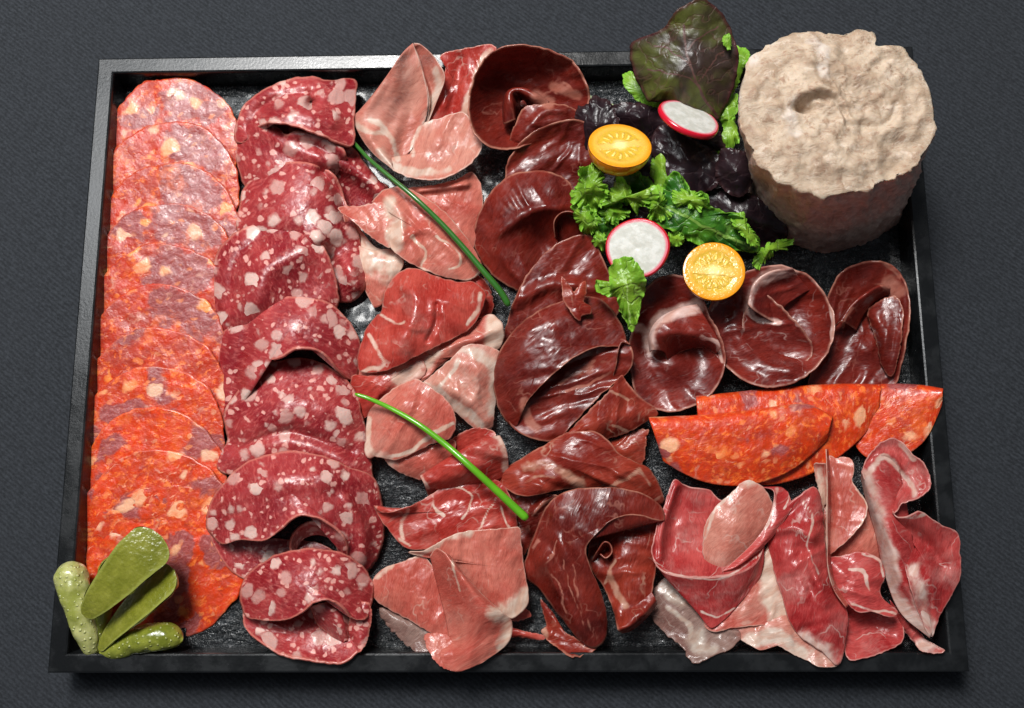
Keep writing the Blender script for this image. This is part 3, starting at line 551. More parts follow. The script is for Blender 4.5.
hr(HAM_RAW, [
    B([(672, 482, 1.6), (677, 480, 1.6), (690, 487, 1.5), (708, 489, 1.5), (718, 498, 1.4), (734, 508, 1.3), (752, 530, 1.3), (763, 548, 1.5), (756, 563, 1.9), (738, 573, 2.1), (712, 577, 2.2), (686, 577, 2.2), (664, 572, 2.1), (653, 560, 2.0), (652, 546, 1.9), (658, 522, 1.8), (665, 502, 1.7)], (700, 535, .95), p=1.7, ridges=[([(684, 490), (672, 530), (668, 560)], -.2, 7), ([(676, 486), (662, 530), (660, 558)], .25, 3)]),
    L([[(653, 560, 2.0), (664, 572, 2.15), (686, 577, 2.25), (712, 577, 2.25), (738, 573, 2.15), (756, 563, 1.95), (764, 546, 1.6)],
       [(658, 568, 1.8), (674, 586, 1.8), (694, 592, 1.8), (714, 594, 1.8), (734, 592, 1.8), (750, 580, 1.7), (764, 560, 1.5)],
       [(668, 577, 1.5), (688, 602, 1.5), (702, 612, 1.5), (716, 612, 1.5), (730, 606, 1.5), (744, 592, 1.5), (762, 572, 1.4)],
       [(672, 582, 1.3), (696, 610, 1.4), (708, 626, 1.4), (715, 627, 1.4), (728, 616, 1.4), (742, 600, 1.4), (758, 582, 1.3)]], edge='t')],
    'ham pocket with a curved pale rim at the left of the heap, streaked inside', veins=[(2, [(654, 562), (686, 578), (730, 576), (762, 552)]), (2, [(700, 612), (716, 617), (734, 608)])], rot=1.5, wob=.04)
hr(HAM_PALE, [B([(703, 540, 1.5), (706, 522, 1.7), (716, 507, 1.9), (732, 492, 2.0), (742, 482, 2.0), (750, 480, 2.0), (764, 488, 1.9), (772, 502, 1.8), (770, 520, 1.8), (756, 542, 1.7), (738, 558, 1.7), (720, 570, 1.7), (708, 568, 1.5), (703, 554, 1.4)], (736, 524, 2.2), p=1.8)],
    'pale pink oval ham petal with a white tip, inside the streaked ham pocket', veins=[(8, [(742, 483), (752, 482)]), (3, [(704, 540), (718, 508), (740, 486)])], rot=.8, wob=.05)
hr(HAM_RAW, [L([[(762, 487, 1.3), (780, 487, 1.4), (788, 492, 1.5)], [(774, 492, 1.7), (780, 504, 1.8), (792, 506, 1.7)], [(768, 520, 1.9), (778, 520, 2.0), (788, 514, 1.8)], [(752, 544, 1.9), (764, 540, 2.0), (776, 532, 1.8)], [(722, 572, 2.1), (738, 566, 2.2), (760, 550, 1.8)]], edge='lr')],
    'narrow folded ham strip with pale edges beside the pale oval petal', veins=[(3, [(776, 488), (772, 512), (764, 528)]), (2, [(788, 492), (784, 508)])], rot=0, wob=.04)
hr(HAM_RAW, [B([(768, 545, 1.3), (774, 524, 1.5), (786, 506, 1.7), (800, 494, 1.8), (814, 487, 1.8), (821, 498, 1.7), (824, 530, 1.5), (828, 566, 1.5), (838, 594, 1.5), (847, 614, 1.5), (846, 640, 1.5), (838, 665, 1.7), (820, 650, 1.6), (800, 636, 1.5), (788, 618, 1.4), (780, 590, 1.3), (772, 566, 1.2)], (808, 574, 2.1), p=2, ridges=[([(772, 530), (795, 528), (812, 536)], .3, 5), ([(806, 560), (816, 580), (826, 602)], .25, 7), ([(800, 548), (806, 570), (812, 590)], -.25, 6)])],
    'long red ham tongue running down the middle of the heap, pale lower end', veins=[(2.5, [(776, 530), (796, 528), (806, 536)]), (2, [(803, 500), (812, 520), (808, 545), (818, 575)]), (11, [(838, 664), (820, 652), (805, 640)])], rot=1.3)
# upright edge slice
hr(HAM, [
    L([[(826, 449, 2.9), (827, 478, 2.9), (827, 510, 2.8), (827, 540, 2.6), (828, 568, 2.4), (834, 590, 2.1), (846, 608, 1.9)], [(828, 449, 2.5), (830, 474, 1.5), (831, 506, 1.3), (831, 536, 1.2), (832, 562, 1.3), (838, 584, 1.4), (850, 604, 1.6)]], edge='t'),
    B([(827, 460, 1.5), (836, 458, 1.6), (848, 457, 1.8), (854, 466, 1.9), (852, 482, 1.9), (860, 492, 2.0), (868, 506, 2.0), (864, 520, 2.0), (852, 536, 1.9), (838, 548, 1.7), (827, 553, 1.5), (826, 510, 1.2)], (844, 505, 1.75), p=1.7),
    B([(814, 466, 1.6), (820, 463, 1.9), (827, 466, 1.9), (828, 488, 1.4), (824, 508, 1.1), (818, 520, 1.1), (819, 496, 1.2)], (822, 484, 1.4))],
    'ham slice standing on edge as a tall thin line, its pink side lit beside it', veins=[(2.2, [(826, 449), (827, 500), (827, 560), (832, 585)]), (8, [(820, 472), (822, 510)]), (2, [(858, 488), (868, 506), (860, 526)])], rot=1.5, wob=.03)
# right slice with fat band
hr(HAM_RAW, [
    L([[(861, 478, 1.5), (866, 500, 1.4), (876, 535, 1.3), (884, 572, 1.4), (900, 612, 1.5), (930, 638, 1.6)],
       [(863, 468, 2.2), (873, 500, 2.2), (884, 538, 2.2), (894, 575, 2.1), (910, 606, 1.9), (930, 637, 1.7)],
       [(874, 456, 2.5), (884, 498, 2.6), (894, 540, 2.6), (904, 578, 2.4), (918, 606, 2.1), (931, 636, 1.75)],
       [(896, 454, 2.0), (905, 496, 2.1), (914, 545, 2.0), (922, 582, 2.0), (928, 608, 1.9), (932, 634, 1.8)]], edge='t'),
    B([(863, 476, 2.1), (865, 462, 2.3), (873, 450, 2.4), (883, 441, 2.5), (893, 438, 2.6), (904, 444, 2.7), (914, 455, 2.7), (926, 466, 2.7), (931, 482, 2.7), (926, 493, 2.8), (914, 500, 2.9), (901, 505, 2.9), (894, 514, 2.7), (888, 508, 2.3), (880, 498, 2.2)], (893, 474, 1.9), p=1.9, ridges=[([(870, 470), (884, 454), (900, 462), (920, 488)], .25, 5)]),
    B([(892, 510, 2.5), (897, 517, 2.9), (908, 516, 3.0), (920, 511, 3.0), (932, 518, 2.8), (944, 526, 2.6), (958, 533, 2.3), (960, 552, 2.1), (960, 577, 1.9), (950, 598, 1.9), (939, 617, 1.8), (931, 637, 1.7), (918, 612, 2.0), (908, 580, 2.2), (900, 550, 2.3), (893, 528, 2.3)], (928, 566, 2.0), p=1.7,
      bumps=[(922, 582, .6, 20)], ridges=[([(896, 526), (922, 540), (942, 566)], -.45, 9)])],
    'large ham slice with a thick white fat band, its wavy edge by the right rim',
    veins=[(5, [(866, 476), (874, 464), (886, 458), (898, 470), (914, 486), (916, 494)]), (10, [(864, 478), (874, 505), (884, 535), (890, 560), (892, 580)]), (11, [(884, 590), (900, 610), (916, 626), (930, 638)]), (5, [(902, 446), (914, 458)]), (2.5, [(896, 516), (914, 518), (930, 514)]), (9, [(914, 570), (920, 598), (928, 618)])], rot=1.2)
# ------------------------------------------------------------------ air-dried beef
GB = 'air-dried beef slices in the centre'
def beef(m, patches, lab, **k): return sheet('beef_slice', m, patches, lab, 'dried beef', k.pop('group', GB), th=.05, fold=.11, wob=k.pop('wob', .05), wf=.04, **k)
beef(BRES, [B([(490, 228, .4), (500, 205, .8), (504, 182, 1.2), (508, 160, 1.7), (522, 141, 2.0), (545, 126, 2.2), (572, 119, 2.2), (590, 126, 2.0), (600, 150, 1.5), (596, 180, 1.0), (580, 200, .8), (540, 210, .7)], (552, 168, 1.0), p=1.6, ridges=[([(520, 178), (550, 160), (585, 162)], .35, 12)])],
     'dark beef slice with pale left edge, between the top beef cone and the halved tomato', rot=.5)
cone = [(480, 66, 2.7), (492, 52, 3.1), (512, 45, 3.3), (540, 47, 3.3), (566, 57, 3.1), (580, 70, 2.9), (589, 90, 2.5), (588, 108, 2.0), (578, 122, 1.8), (560, 132, 1.7), (540, 140, 1.7), (514, 149, 2.1), (496, 149, 2.4), (482, 142, 2.5), (472, 128, 2.5), (468, 108, 2.4), (471, 86, 2.3)]
beef(BRES, [B(cone, (512, 112, .3), p=2.3, bumps=[(560, 92, .2, 14)]),
     L([[(503, 122, .9), (503, 104, 1.2), (507, 92, 1.3), (520, 89, 1.3), (535, 94, 1.3), (546, 104, 1.1)], [(505, 124, 1.7), (505, 104, 2.2), (509, 91, 2.4), (521, 88, 2.4), (536, 93, 2.3), (549, 102, 1.9)], [(515, 120, 1.8), (513, 104, 2.3), (513, 95, 2.3), (520, 93, 2.3), (534, 100, 2.3), (546, 110, 1.8)], [(514, 124, .9), (520, 112, 1.0), (520, 102, 1.1), (524, 100, 1.1), (530, 108, 1.1), (540, 118, 1.0)]], edge='l'),
     B([(516, 122, 1.7), (524, 108, 2.1), (540, 104, 2.1), (556, 104, 1.9), (572, 108, 1.8), (580, 118, 1.6), (562, 130, 1.6), (540, 140, 1.6), (520, 146, 1.5), (510, 140, 1.3)], (540, 122, 2.1), p=1.8, ridges=[([(520, 135), (545, 112), (565, 110)], .2, 5)])],
     'deep dark beef cone with pale rim and curled inner fold, at the top edge', veins=[(8, [(536, 97), (548, 102)]), (7, [(555, 86), (566, 90), (578, 94)]), (2.5, [(556, 92), (562, 82), (572, 86), (570, 94)])], rot=.4, wob=.04)
beef(BRES, [B([(474, 246, .5), (476, 222, .8), (486, 200, 1.2), (498, 184, 1.5), (514, 174, 1.7), (532, 171, 1.8), (552, 173, 1.8), (568, 181, 1.8), (576, 196, 1.6), (584, 215, 1.4), (586, 235, 1.0), (570, 252, .7), (548, 275, .5), (528, 292, .4), (508, 286, .4), (490, 272, .4)], (532, 206, 2.3), p=1.6,
        bumps=[(540, 240, -1.2, 26)], ridges=[([(500, 232), (535, 210), (570, 206)], .25, 6)]),
     L([[(555, 238, 1.3), (554, 222, 1.9), (561, 213, 2.2), (572, 212, 2.3), (581, 220, 2.1), (584, 236, 1.6)], [(559, 242, .6), (559, 226, .8), (563, 219, .9), (571, 218, .9), (577, 224, .9), (579, 238, .7)]], edge='t')],
     'smooth domed beef slice with white sheen and a little rolled ring at its right', rot=1.0, wob=.04)
beef(BRES, [B([(506, 345, .4), (508, 320, .7), (516, 296, 1.2), (530, 270, 1.6), (546, 252, 1.9), (564, 240, 2.1), (584, 234, 2.1), (594, 238, 2.0), (602, 256, 1.7), (612, 280, 1.5), (622, 305, 1.2), (600, 330, .9), (550, 345, .6)], (562, 288, 1.5), p=1.3, ridges=[([(520, 300), (550, 285), (600, 288)], .3, 7)])],
     'upright beef petal with a pale left edge, left of the radish and lettuce leaf', rot=.5, wob=.05)
beef(BRES, [
     B([(494, 392, 1.0), (494, 372, 1.1), (498, 356, 1.3), (508, 338, 1.6), (522, 322, 1.9), (540, 310, 2.1), (560, 302, 2.2), (580, 296, 2.2), (602, 300, 2.1), (616, 316, 2.0), (626, 336, 2.0), (622, 346, 2.1), (606, 346, 2.5), (588, 350, 2.7), (568, 362, 2.7), (548, 380, 2.5), (530, 398, 2.1), (522, 412, 1.6), (515, 428, 1.0), (503, 417, .9)], (545, 346, 2.6), p=2.2, ridges=[([(500, 370), (520, 350), (530, 330)], .12, 8)]),
     B([(522, 396, 1.3), (540, 378, 1.2), (562, 358, 1.2), (590, 346, 1.4), (612, 340, 1.9), (626, 340, 2.2), (633, 352, 2.2), (632, 364, 2.0), (624, 376, 1.8), (604, 392, 1.7), (586, 410, 1.6), (570, 428, 1.3), (560, 438, 1.2), (544, 441, 1.2), (526, 436, 1.1), (512, 426, 1.0), (508, 410, 1.1)], (570, 392, 1.5), p=1.5, ridges=[([(525, 408), (560, 380), (600, 356)], .2, 10)]),
     L([[(612, 380, 1.6), (616, 364, 2.2), (618, 350, 2.5), (622, 342, 2.5), (630, 344, 2.4)], [(616, 380, 1.1), (620, 366, 1.1), (622, 354, 1.2), (625, 350, 1.2), (629, 352, 1.2)], [(618, 380, 1.2), (626, 372, 1.5), (631, 362, 1.8), (633, 352, 2.0), (631, 346, 2.2)]], edge='t')],
     'biggest beef slice, double lobed with a deep diagonal crease, in the centre of the tray', veins=[(6, [(524, 402), (526, 418), (536, 430)]), (7, [(570, 374), (588, 368)]), (3, [(560, 384), (596, 360)]), (3, [(566, 392), (612, 372)])], rot=.6, wob=.05)
beef(BRES_RED, [B([(561, 277, 3.1), (564, 278, 3.1), (570, 286, 3.0), (574, 292, 2.9), (582, 282, 2.9), (586, 282, 2.9), (586, 294, 2.8), (584, 302, 2.8), (592, 308, 2.7), (591, 314, 2.7), (583, 315, 2.7), (579, 321, 2.7), (572, 313, 2.8), (564, 302, 2.9), (562, 290, 3.0)], (575, 300, 2.95), n=90, nr=16)],
     'small jagged dark beef scrap lying on the biggest beef slice', rot=.2, wob=.02)
beef(BRES_RED, [B([(560, 440, .9), (574, 426, 1.2), (592, 408, 1.6), (608, 392, 1.8), (621, 375, 2.1), (628, 384, 2.0), (640, 397, 1.7), (658, 412, 1.4), (646, 422, 1.2), (628, 432, 1.0), (610, 438, .8), (592, 446, .6), (574, 450, .5)], (608, 416, 1.7), p=1.7)],
     'reddish triangular beef flap below the biggest beef slice, pointing at the folded chorizo', veins=[(3, [(612, 426), (625, 430)]), (3, [(610, 392), (628, 400)])], rot=.8)
beef(BRES_RED, [B([(606, 446, .4), (620, 438, .6), (636, 431, .8), (648, 430, .9), (646, 442, .8), (645, 456, .6), (640, 465, .5), (625, 462, .5), (610, 458, .4)], (628, 446, .8), rag=1.2)],
     'small crumpled beef end on the slate between the red flap and folded chorizo', rot=.3)
beef(BRES_RED, [
     B([(496, 480, .8), (503, 470, 1.0), (520, 459, 1.1), (542, 447, 1.3), (562, 435, 1.5), (580, 431, 1.6), (596, 432, 1.6), (608, 440, 1.6), (620, 454, 1.5), (636, 462, 1.3), (650, 470, 1.1), (660, 486, .8), (663, 504, .6), (640, 500, .7), (610, 490, 1.0), (580, 488, 1.2), (558, 490, 1.4), (536, 495, 1.5), (518, 495, 1.3), (504, 488, 1.0)], (570, 466, 2.0), p=1.9, ridges=[([(524, 478), (550, 466), (585, 480)], -.15, 6), ([(618, 475), (630, 470), (648, 482)], .2, 5)])],
     'reddish beef slice with a curved cream fat streak, by the lower chive tip', veins=[(7, [(524, 468), (544, 467), (562, 472), (580, 484)]), (4, [(612, 487), (630, 476), (640, 468)]), (4, [(640, 468), (650, 484)]), (3, [(524, 484), (540, 476), (556, 478)])], rot=.4)
beef(BRES, [B([(502, 494, .6), (524, 492, .8), (548, 494, .9), (562, 498, .9), (550, 516, .7), (536, 532, .5), (520, 560, .4), (512, 540, .4), (508, 512, .5)], (532, 510, .7), ridges=[([(534, 512), (546, 500), (562, 492)], .3, 4)])],
     'shadowed beef piece under the chive tip, beside the lowest ham slice', veins=[(2.5, [(532, 514), (546, 502), (560, 493)])], rot=.4)
beef(BRES_RED, [B([(540, 600, .4), (552, 612, .6), (560, 628, .8), (580, 640, 1.0), (596, 646, 1.1), (588, 654, 1.3), (572, 657, 1.5), (562, 651, 1.2), (548, 640, .6), (541, 630, .5), (547, 624, .5)], (570, 642, .9), rag=1.0)],
     'small bright beef end with a cream tip, under the long dark tongue', veins=[(5, [(542, 628), (548, 636)])], rot=.3)
beef(BRES_RED, [B([(588, 560, 1.0), (596, 520, .9), (618, 508, 1.0), (645, 505, 1.2), (662, 512, 1.3), (664, 536, 1.3), (658, 560, 1.2), (654, 580, 1.2), (650, 598, 1.4), (640, 616, 1.5), (628, 631, 1.4), (618, 624, 1.3), (612, 606, .9), (602, 585, .8)], (628, 562, 1.5), p=1.6, bumps=[(602, 545, -.5, 14)], ridges=[([(600, 600), (612, 604), (622, 622)], .2, 5)]),
     L([[(616, 622, 1.5), (626, 612, 1.7), (640, 602, 1.8), (652, 592, 1.7)], [(618, 630, 1.9), (630, 624, 2.0), (644, 612, 2.0), (656, 600, 1.8)], [(622, 633, 1.3), (632, 630, 1.3), (646, 618, 1.3), (657, 604, 1.2)]], edge='l'),
     L([[(592, 560, 1.2), (598, 550, 1.8), (604, 542, 2.0), (610, 544, 2.0), (612, 552, 1.9), (606, 558, 1.8), (600, 554, 1.7)], [(594, 564, .8), (600, 554, .9), (605, 548, .9), (608, 548, .9), (609, 552, .9), (606, 555, .9), (602, 553, .9)]], edge='t', nu=40, nv=14)],
     'lighter red beef slice with rolled lower edge and tiny curl beside the dark tongue', veins=[(5, [(610, 572), (618, 592), (626, 606)]), (3, [(606, 582), (610, 572), (614, 560)])], rot=1.3)
beef(BRES, [B([(523, 574, .8), (527, 556, 1.0), (534, 536, 1.4), (542, 516, 1.8), (552, 500, 2.1), (572, 490, 2.3), (600, 487, 2.3), (628, 489, 2.2), (650, 497, 2.0), (662, 508, 1.7), (664, 520, 1.8), (652, 518, 2.4), (632, 514, 2.7), (612, 520, 2.8), (598, 532, 2.7), (586, 548, 2.5), (590, 566, 2.2), (600, 590, 1.7), (607, 615, 1.4), (606, 636, 1.3), (594, 648, 1.3), (580, 640, 1.2), (562, 618, 1.0), (548, 600, .9), (536, 586, .8)], (566, 545, 2.5), p=2.2, ridges=[([(560, 520), (568, 560), (590, 620)], .15, 9), ([(548, 560), (562, 600), (580, 632)], .2, 6)])],
     'large dark beef slice draped as a long shiny tongue towards the lower rim', veins=[(1.5, [(545, 568), (551, 556), (557, 540)]), (1.5, [(552, 575), (561, 592), (566, 612)]), (1.6, [(572, 565), (580, 600), (597, 640)]), (1.3, [(562, 560), (572, 590), (586, 625)]), (4, [(534, 548), (538, 540)])], rot=1.3)
GB2 = 'beef rosettes in a row above the folded chorizo'
beef(BRES, [
     B([(808, 385, .4), (814, 360, .6), (820, 330, .9), (826, 300, 1.3), (838, 276, 1.7), (856, 264, 1.9), (880, 261, 2.0), (898, 270, 1.9), (908, 290, 1.8), (910, 318, 1.8), (906, 345, 1.6), (900, 372, 1.2), (894, 386, .9), (870, 394, .7), (845, 396, .6), (822, 392, .4)], (862, 334, .7), p=2.1, bumps=[(866, 348, .35, 12)]),
     L([[(834, 328, 1.2), (846, 310, 1.4), (860, 296, 1.4), (876, 288, 1.4), (888, 286, 1.5)], [(842, 322, 2.0), (852, 306, 2.2), (866, 294, 2.3), (880, 286, 2.2), (890, 288, 1.9)], [(856, 330, 1.0), (864, 314, 1.2), (874, 302, 1.4), (884, 296, 1.5), (890, 294, 1.5)]], edge='l'),
     B([(868, 312, 1.2), (882, 300, 1.6), (896, 296, 1.9), (903, 310, 2.0), (902, 335, 1.9), (898, 358, 1.6), (892, 376, 1.2), (882, 366, 1.0), (876, 340, 1.0)], (888, 330, 1.8))],
     'rightmost beef rosette, next to the right rim, with a grey fat spot near its top', group=GB2, veins=[(9, [(890, 282), (898, 290)]), (4, [(884, 264), (900, 274)]), (2, [(842, 326), (852, 306)]), (2, [(872, 282), (886, 286)])], rot=.3)
beef(BRES_FAT, [
     B([(706, 325, 1.5), (710, 305, 1.5), (722, 288, 1.6), (742, 274, 1.8), (764, 266, 2.0), (780, 265, 2.1), (796, 270, 2.1), (810, 276, 2.1), (822, 290, 2.1), (832, 308, 2.1), (835, 326, 2.1), (830, 348, 2.0), (818, 366, 1.8), (800, 380, 1.7), (776, 387, 1.6), (752, 384, 1.5), (732, 372, 1.4), (714, 352, 1.4)], (784, 330, .6), p=2.1, bumps=[(770, 338, .35, 22)], ridges=[([(742, 300), (738, 330), (756, 358), (790, 368)], .45, 11)]),
     L([[(750, 300, 1.1), (758, 286, 1.3), (772, 278, 1.4), (786, 274, 1.5)], [(748, 304, 2.2), (754, 284, 2.4), (770, 272, 2.5), (792, 268, 2.4)], [(756, 312, 2.0), (766, 294, 1.9), (780, 284, 1.8), (798, 276, 1.9)], [(776, 324, 1.2), (784, 308, 1.2), (796, 298, 1.3), (810, 290, 1.6)]], edge='l'),
     B([(750, 300, 1.3), (762, 293, 1.8), (780, 305, 1.9), (800, 326, 1.8), (813, 347, 1.5), (805, 364, 1.3), (784, 374, 1.2), (760, 369, 1.2), (746, 350, 1.2), (742, 322, 1.3)], (772, 344, 1.05), p=1.8)],
     'middle beef rosette, round bowl with a white fat arc, right of the lower tomato', group=GB2, veins=[(8, [(794, 269), (770, 274), (754, 288), (748, 308)]), (5, [(748, 306), (756, 318), (778, 322)]), (3.5, [(812, 279), (826, 294), (834, 316), (832, 340)]), (4, [(712, 312), (720, 302)])], rot=.2, wob=.04)
beef(BRES_FAT, [
     B([(630, 372, 1.0), (628, 350, 1.1), (633, 325, 1.2), (640, 300, 1.3), (650, 284, 1.5), (668, 275, 1.7), (688, 278, 1.8), (700, 292, 1.8), (708, 312, 1.8), (718, 330, 1.8), (725, 350, 1.7), (724, 372, 1.5), (714, 391, 1.3), (696, 405, 1.1), (674, 412, 1.0), (652, 408, .9), (636, 394, .9)], (676, 352, .6), p=2.2, bumps=[(672, 362, .55, 18)]),
     L([[(650, 352, 1.5), (649, 334, 1.9), (660, 318, 2.2), (680, 308, 2.3), (698, 304, 2.2)], [(654, 350, 2.0), (655, 336, 2.5), (668, 322, 2.6), (684, 313, 2.5), (703, 314, 2.2)], [(664, 352, 1.7), (672, 337, 2.4), (690, 335, 2.5), (706, 336, 2.4), (720, 344, 2.2)], [(668, 362, 1.0), (680, 352, 1.0), (694, 348, 1.1), (706, 348, 1.2), (716, 354, 1.3)]], edge='b')],
     'leftmost beef rosette with a fat arc over an inner fold, below the lower tomato', group=GB2, veins=[(8, [(651, 352), (650, 333), (662, 319), (682, 310), (698, 305)]), (7, [(638, 328), (650, 334)]), (4, [(702, 336), (716, 342), (723, 360)])], rot=.4, wob=.04)

# ------------------------------------------------------------------ chorizo slices folded in half
GF = 'chorizo slices folded in half above the lower right ham'
def half(fold, bulge, z0, zf, lab, rot, m=CHOR_HOT, up=0.0):
    """fold: points along the folded edge left to right; bulge: points along the round edge left to right"""
    A = np.array(cr(fold, 9, idx=True)); C = np.array(cr(bulge, 9))
    rows = []
    for t, z in ((1, z0), (.5, z0 + .05), (.06, z0 + .08), (-.015, (z0 + zf) / 2), (.05, zf - .02), (.3, zf + .02), (.65, zf - .12), (1, z0 + .42)):
        k = 1.0 if t > .2 or t < 0 else 1.0
        sh = (.975 if z < (z0 + zf) / 2 else 1.0)
        rows.append([(a[0] + (c[0] - a[0]) * t * sh, a[1] + (c[1] - a[1]) * t * sh, z + up * q_ / 8) for q_, (a, c) in enumerate(zip(A, C))])
    return sheet('folded_chorizo_slice', m, [L(rows, edge='b', nu=70, nv=90)], lab, 'chorizo', GF, th=.12, wob=.05, wf=.04, rot=rot)
half([(840, 389), (866, 387), (896, 386), (922, 387), (943, 390)], [(844, 420), (866, 458), (900, 457), (926, 438), (941, 404)], .12, .8, 'folded chorizo half-moon at the right end, touching the right rim', .5, up=1.15)
half([(696, 398), (740, 394), (790, 389), (840, 386), (881, 386)], [(700, 440), (740, 482), (800, 478), (850, 448), (878, 415)], .6, 1.4, 'folded chorizo half-moon in the middle, its fold running along the beef rosettes', 1.9)
half([(649, 419), (700, 417), (760, 411), (805, 406), (832, 418)], [(664, 462), (700, 482), (745, 487), (790, 472), (826, 440)], 1.05, 1.95, 'folded chorizo half-moon at the front left, whole face in view, on the others', 3.1)
# ------------------------------------------------------------------ rillettes
def mat_pate():
    s = NT('shredded_pork_pate'); tc = s.n('ShaderNodeTexCoord').outputs['Object']; v = s.vmul(tc, (100, 100, 100)); w = s.warp(v, .9, 1.0)
    side = s.attr('side')
    a = s.noise(w, .9, 5, .6); b = s.noise(s.vmul(w, (1, 2.2, 1)), 2.6, 5, .65)
    top = s.mix(s.step(a, .36, .62), (.36, .255, .175), (.52, .405, .30))
    top = s.mix(s.step(b, .54, .68, 0, .7), top, (.30, .17, .11))
    top = s.mix(s.step(s.noise(v, .6, 2), .62, .72, 0, .7), top, (.62, .54, .48))
    sd = s.mix(s.step(b, .4, .65), (.56, .35, .28), (.70, .50, .41))
    sd = s.mix(s.step(s.noise(s.vmul(w, (1, 1, .6)), 1.4, 5, .7), .5, .64, 0, .6), sd, (.34, .17, .13)); top = s.mix(s.step(s.noise(w, 1.9, 5, .72), .53, .66, 0, .75), top, (.28, .165, .105)); top = s.mix(s.step(s.noise(s.vmul(w, (1, 1.6, 1)), 1.3, 5, .7), .55, .68, 0, .6), top, (.66, .55, .45))
    base = s.mix(side, top, sd)
    h = s.math('ADD', b, s.math('MULTIPLY', s.noise(s.vmul(w, (1, 1.7, 1)), 7, 5, .7), .6))
    return s.out(base, s.step(b, .35, .65, .38, .7), s.bump(h, .7, .10), .35, (1, .6, .4), .5)
PATE = mat_pate()
zt = 6.6
tc_ = P(836, 112, zt); rim_px = [(735, 110), (740, 78), (757, 52), (782, 36), (812, 31), (838, 35), (860, 27), (876, 36), (874, 46), (884, 47), (904, 45), (910, 58), (925, 74), (935, 98), (937, 128), (925, 158), (902, 176), (872, 188), (842, 196), (812, 193), (785, 183), (763, 168), (745, 142)]
rim = P([p[0] for p in rim_px], [p[1] for p in rim_px], zt)[:, :2]
nP = 200; rimc = cr(rim, nP, True); ctr = rimc.mean(0)
base_c = P(829, 181, 0)[:2]
V = []; side = []
levels = [(0.0, .02), (0.0, .1), (0.0, .2), (0.0, .3), (0, .4), (0, .5), (0, .6), (0, .7), (0, .78), (0, .86), (0, .92), (0, .97), (0, 1.0)]
for k in range(46):
    t = k / 45
    f = 1 - .02 * math.sin(math.pi * t); cc = base_c * (1 - t) + ctr * t; r = rimc - ctr
    q = (.93 + .07 * t) * f
    zz = t * zt
    rd = 1.0 - (.02 * max(0, (t - .93) / .07))
    nn = fbm(np.arange(nP) * 0 + np.cos(np.linspace(0, 2 * math.pi, nP, endpoint=False)) * 5 + 9, np.sin(np.linspace(0, 2 * math.pi, nP, endpoint=False)) * 5 + t * 3, 5, 4)
    n2 = fbm(np.cos(np.linspace(0, 2 * math.pi, nP, endpoint=False)) * 22 + 9, np.sin(np.linspace(0, 2 * math.pi, nP, endpoint=False)) * 22 + t * 14, 9, 4)
    edge_rag = (.05 * n2 if t > .93 else .045 * n2)
    mult = q * rd * (1 + .05 * nn * (t > .5) + .02 * nn + edge_rag * .6)
    for i in range(nP):
        V.append((cc[0] + r[i, 0] * mult[i], cc[1] + r[i, 1] * mult[i], zz + (.05 * n2[i] if 0 < k < 45 else 0))); side.append(1.0 if t < .95 else 1 - (t - .95) / .05)
nt = 60
for j in range(1, nt + 1):
    t = 1 - j / nt * .995
    for i in range(nP):
        x, y = ctr[0] + (rimc[i, 0] - ctr[0]) * t * .985, ctr[1] + (rimc[i, 1] - ctr[1]) * t * .985
        V.append((x, y, zt)); side.append(0.0)
V = np.array(V); m0 = 46 * nP
x, y = V[m0:, 0], V[m0:, 1]; rr = np.hypot(x - ctr[0], y - ctr[1]) / 3.9
dz = .40 * fbm(x * .6, y * .6, 3, 3) + .18 * fbm(x * 1.9, y * 1.9, 8, 4) + .25 * (1 - rr ** 2)
hole = P(803, 108, zt)[:2]; dz += -.75 * np.exp(-(((x - hole[0]) / .42) ** 2 + ((y - hole[1]) / .22) ** 2))
cur = [P(a, b, zt)[:2] for a, b in ((800, 104), (818, 99), (832, 102), (841, 112), (846, 126))]
dz += -.28 * np.exp(-(pdist(x, y, cur) / .14) ** 2) + .25 * np.exp(-(pdist(x, y, [c + np.array([-.1, .25]) for c in cur]) / .25) ** 2)
cur2 = [P(a, b, zt)[:2] for a, b in ((862, 124), (880, 128), (892, 118), (897, 104))]
dz += -.22 * np.exp(-(pdist(x, y, cur2) / .16) ** 2)
V[m0:, 2] += dz * np.clip((1 - rr) * 6 + .25, 0, 1)
Fc = []
for j in range(45 + nt):
    b = j * nP
    for i in range(nP):
        k = (i + 1) % nP; Fc.append((b + i, b + k, b + nP + k, b + nP + i))
Fc.append(tuple(range(len(V) - nP, len(V))))
o = mesh_obj('pork_rillettes', V, Fc, PATE, attrs={'side': side})
tag(o, 'tall block of beige shredded pork rillettes standing in the upper right corner', 'rillettes')

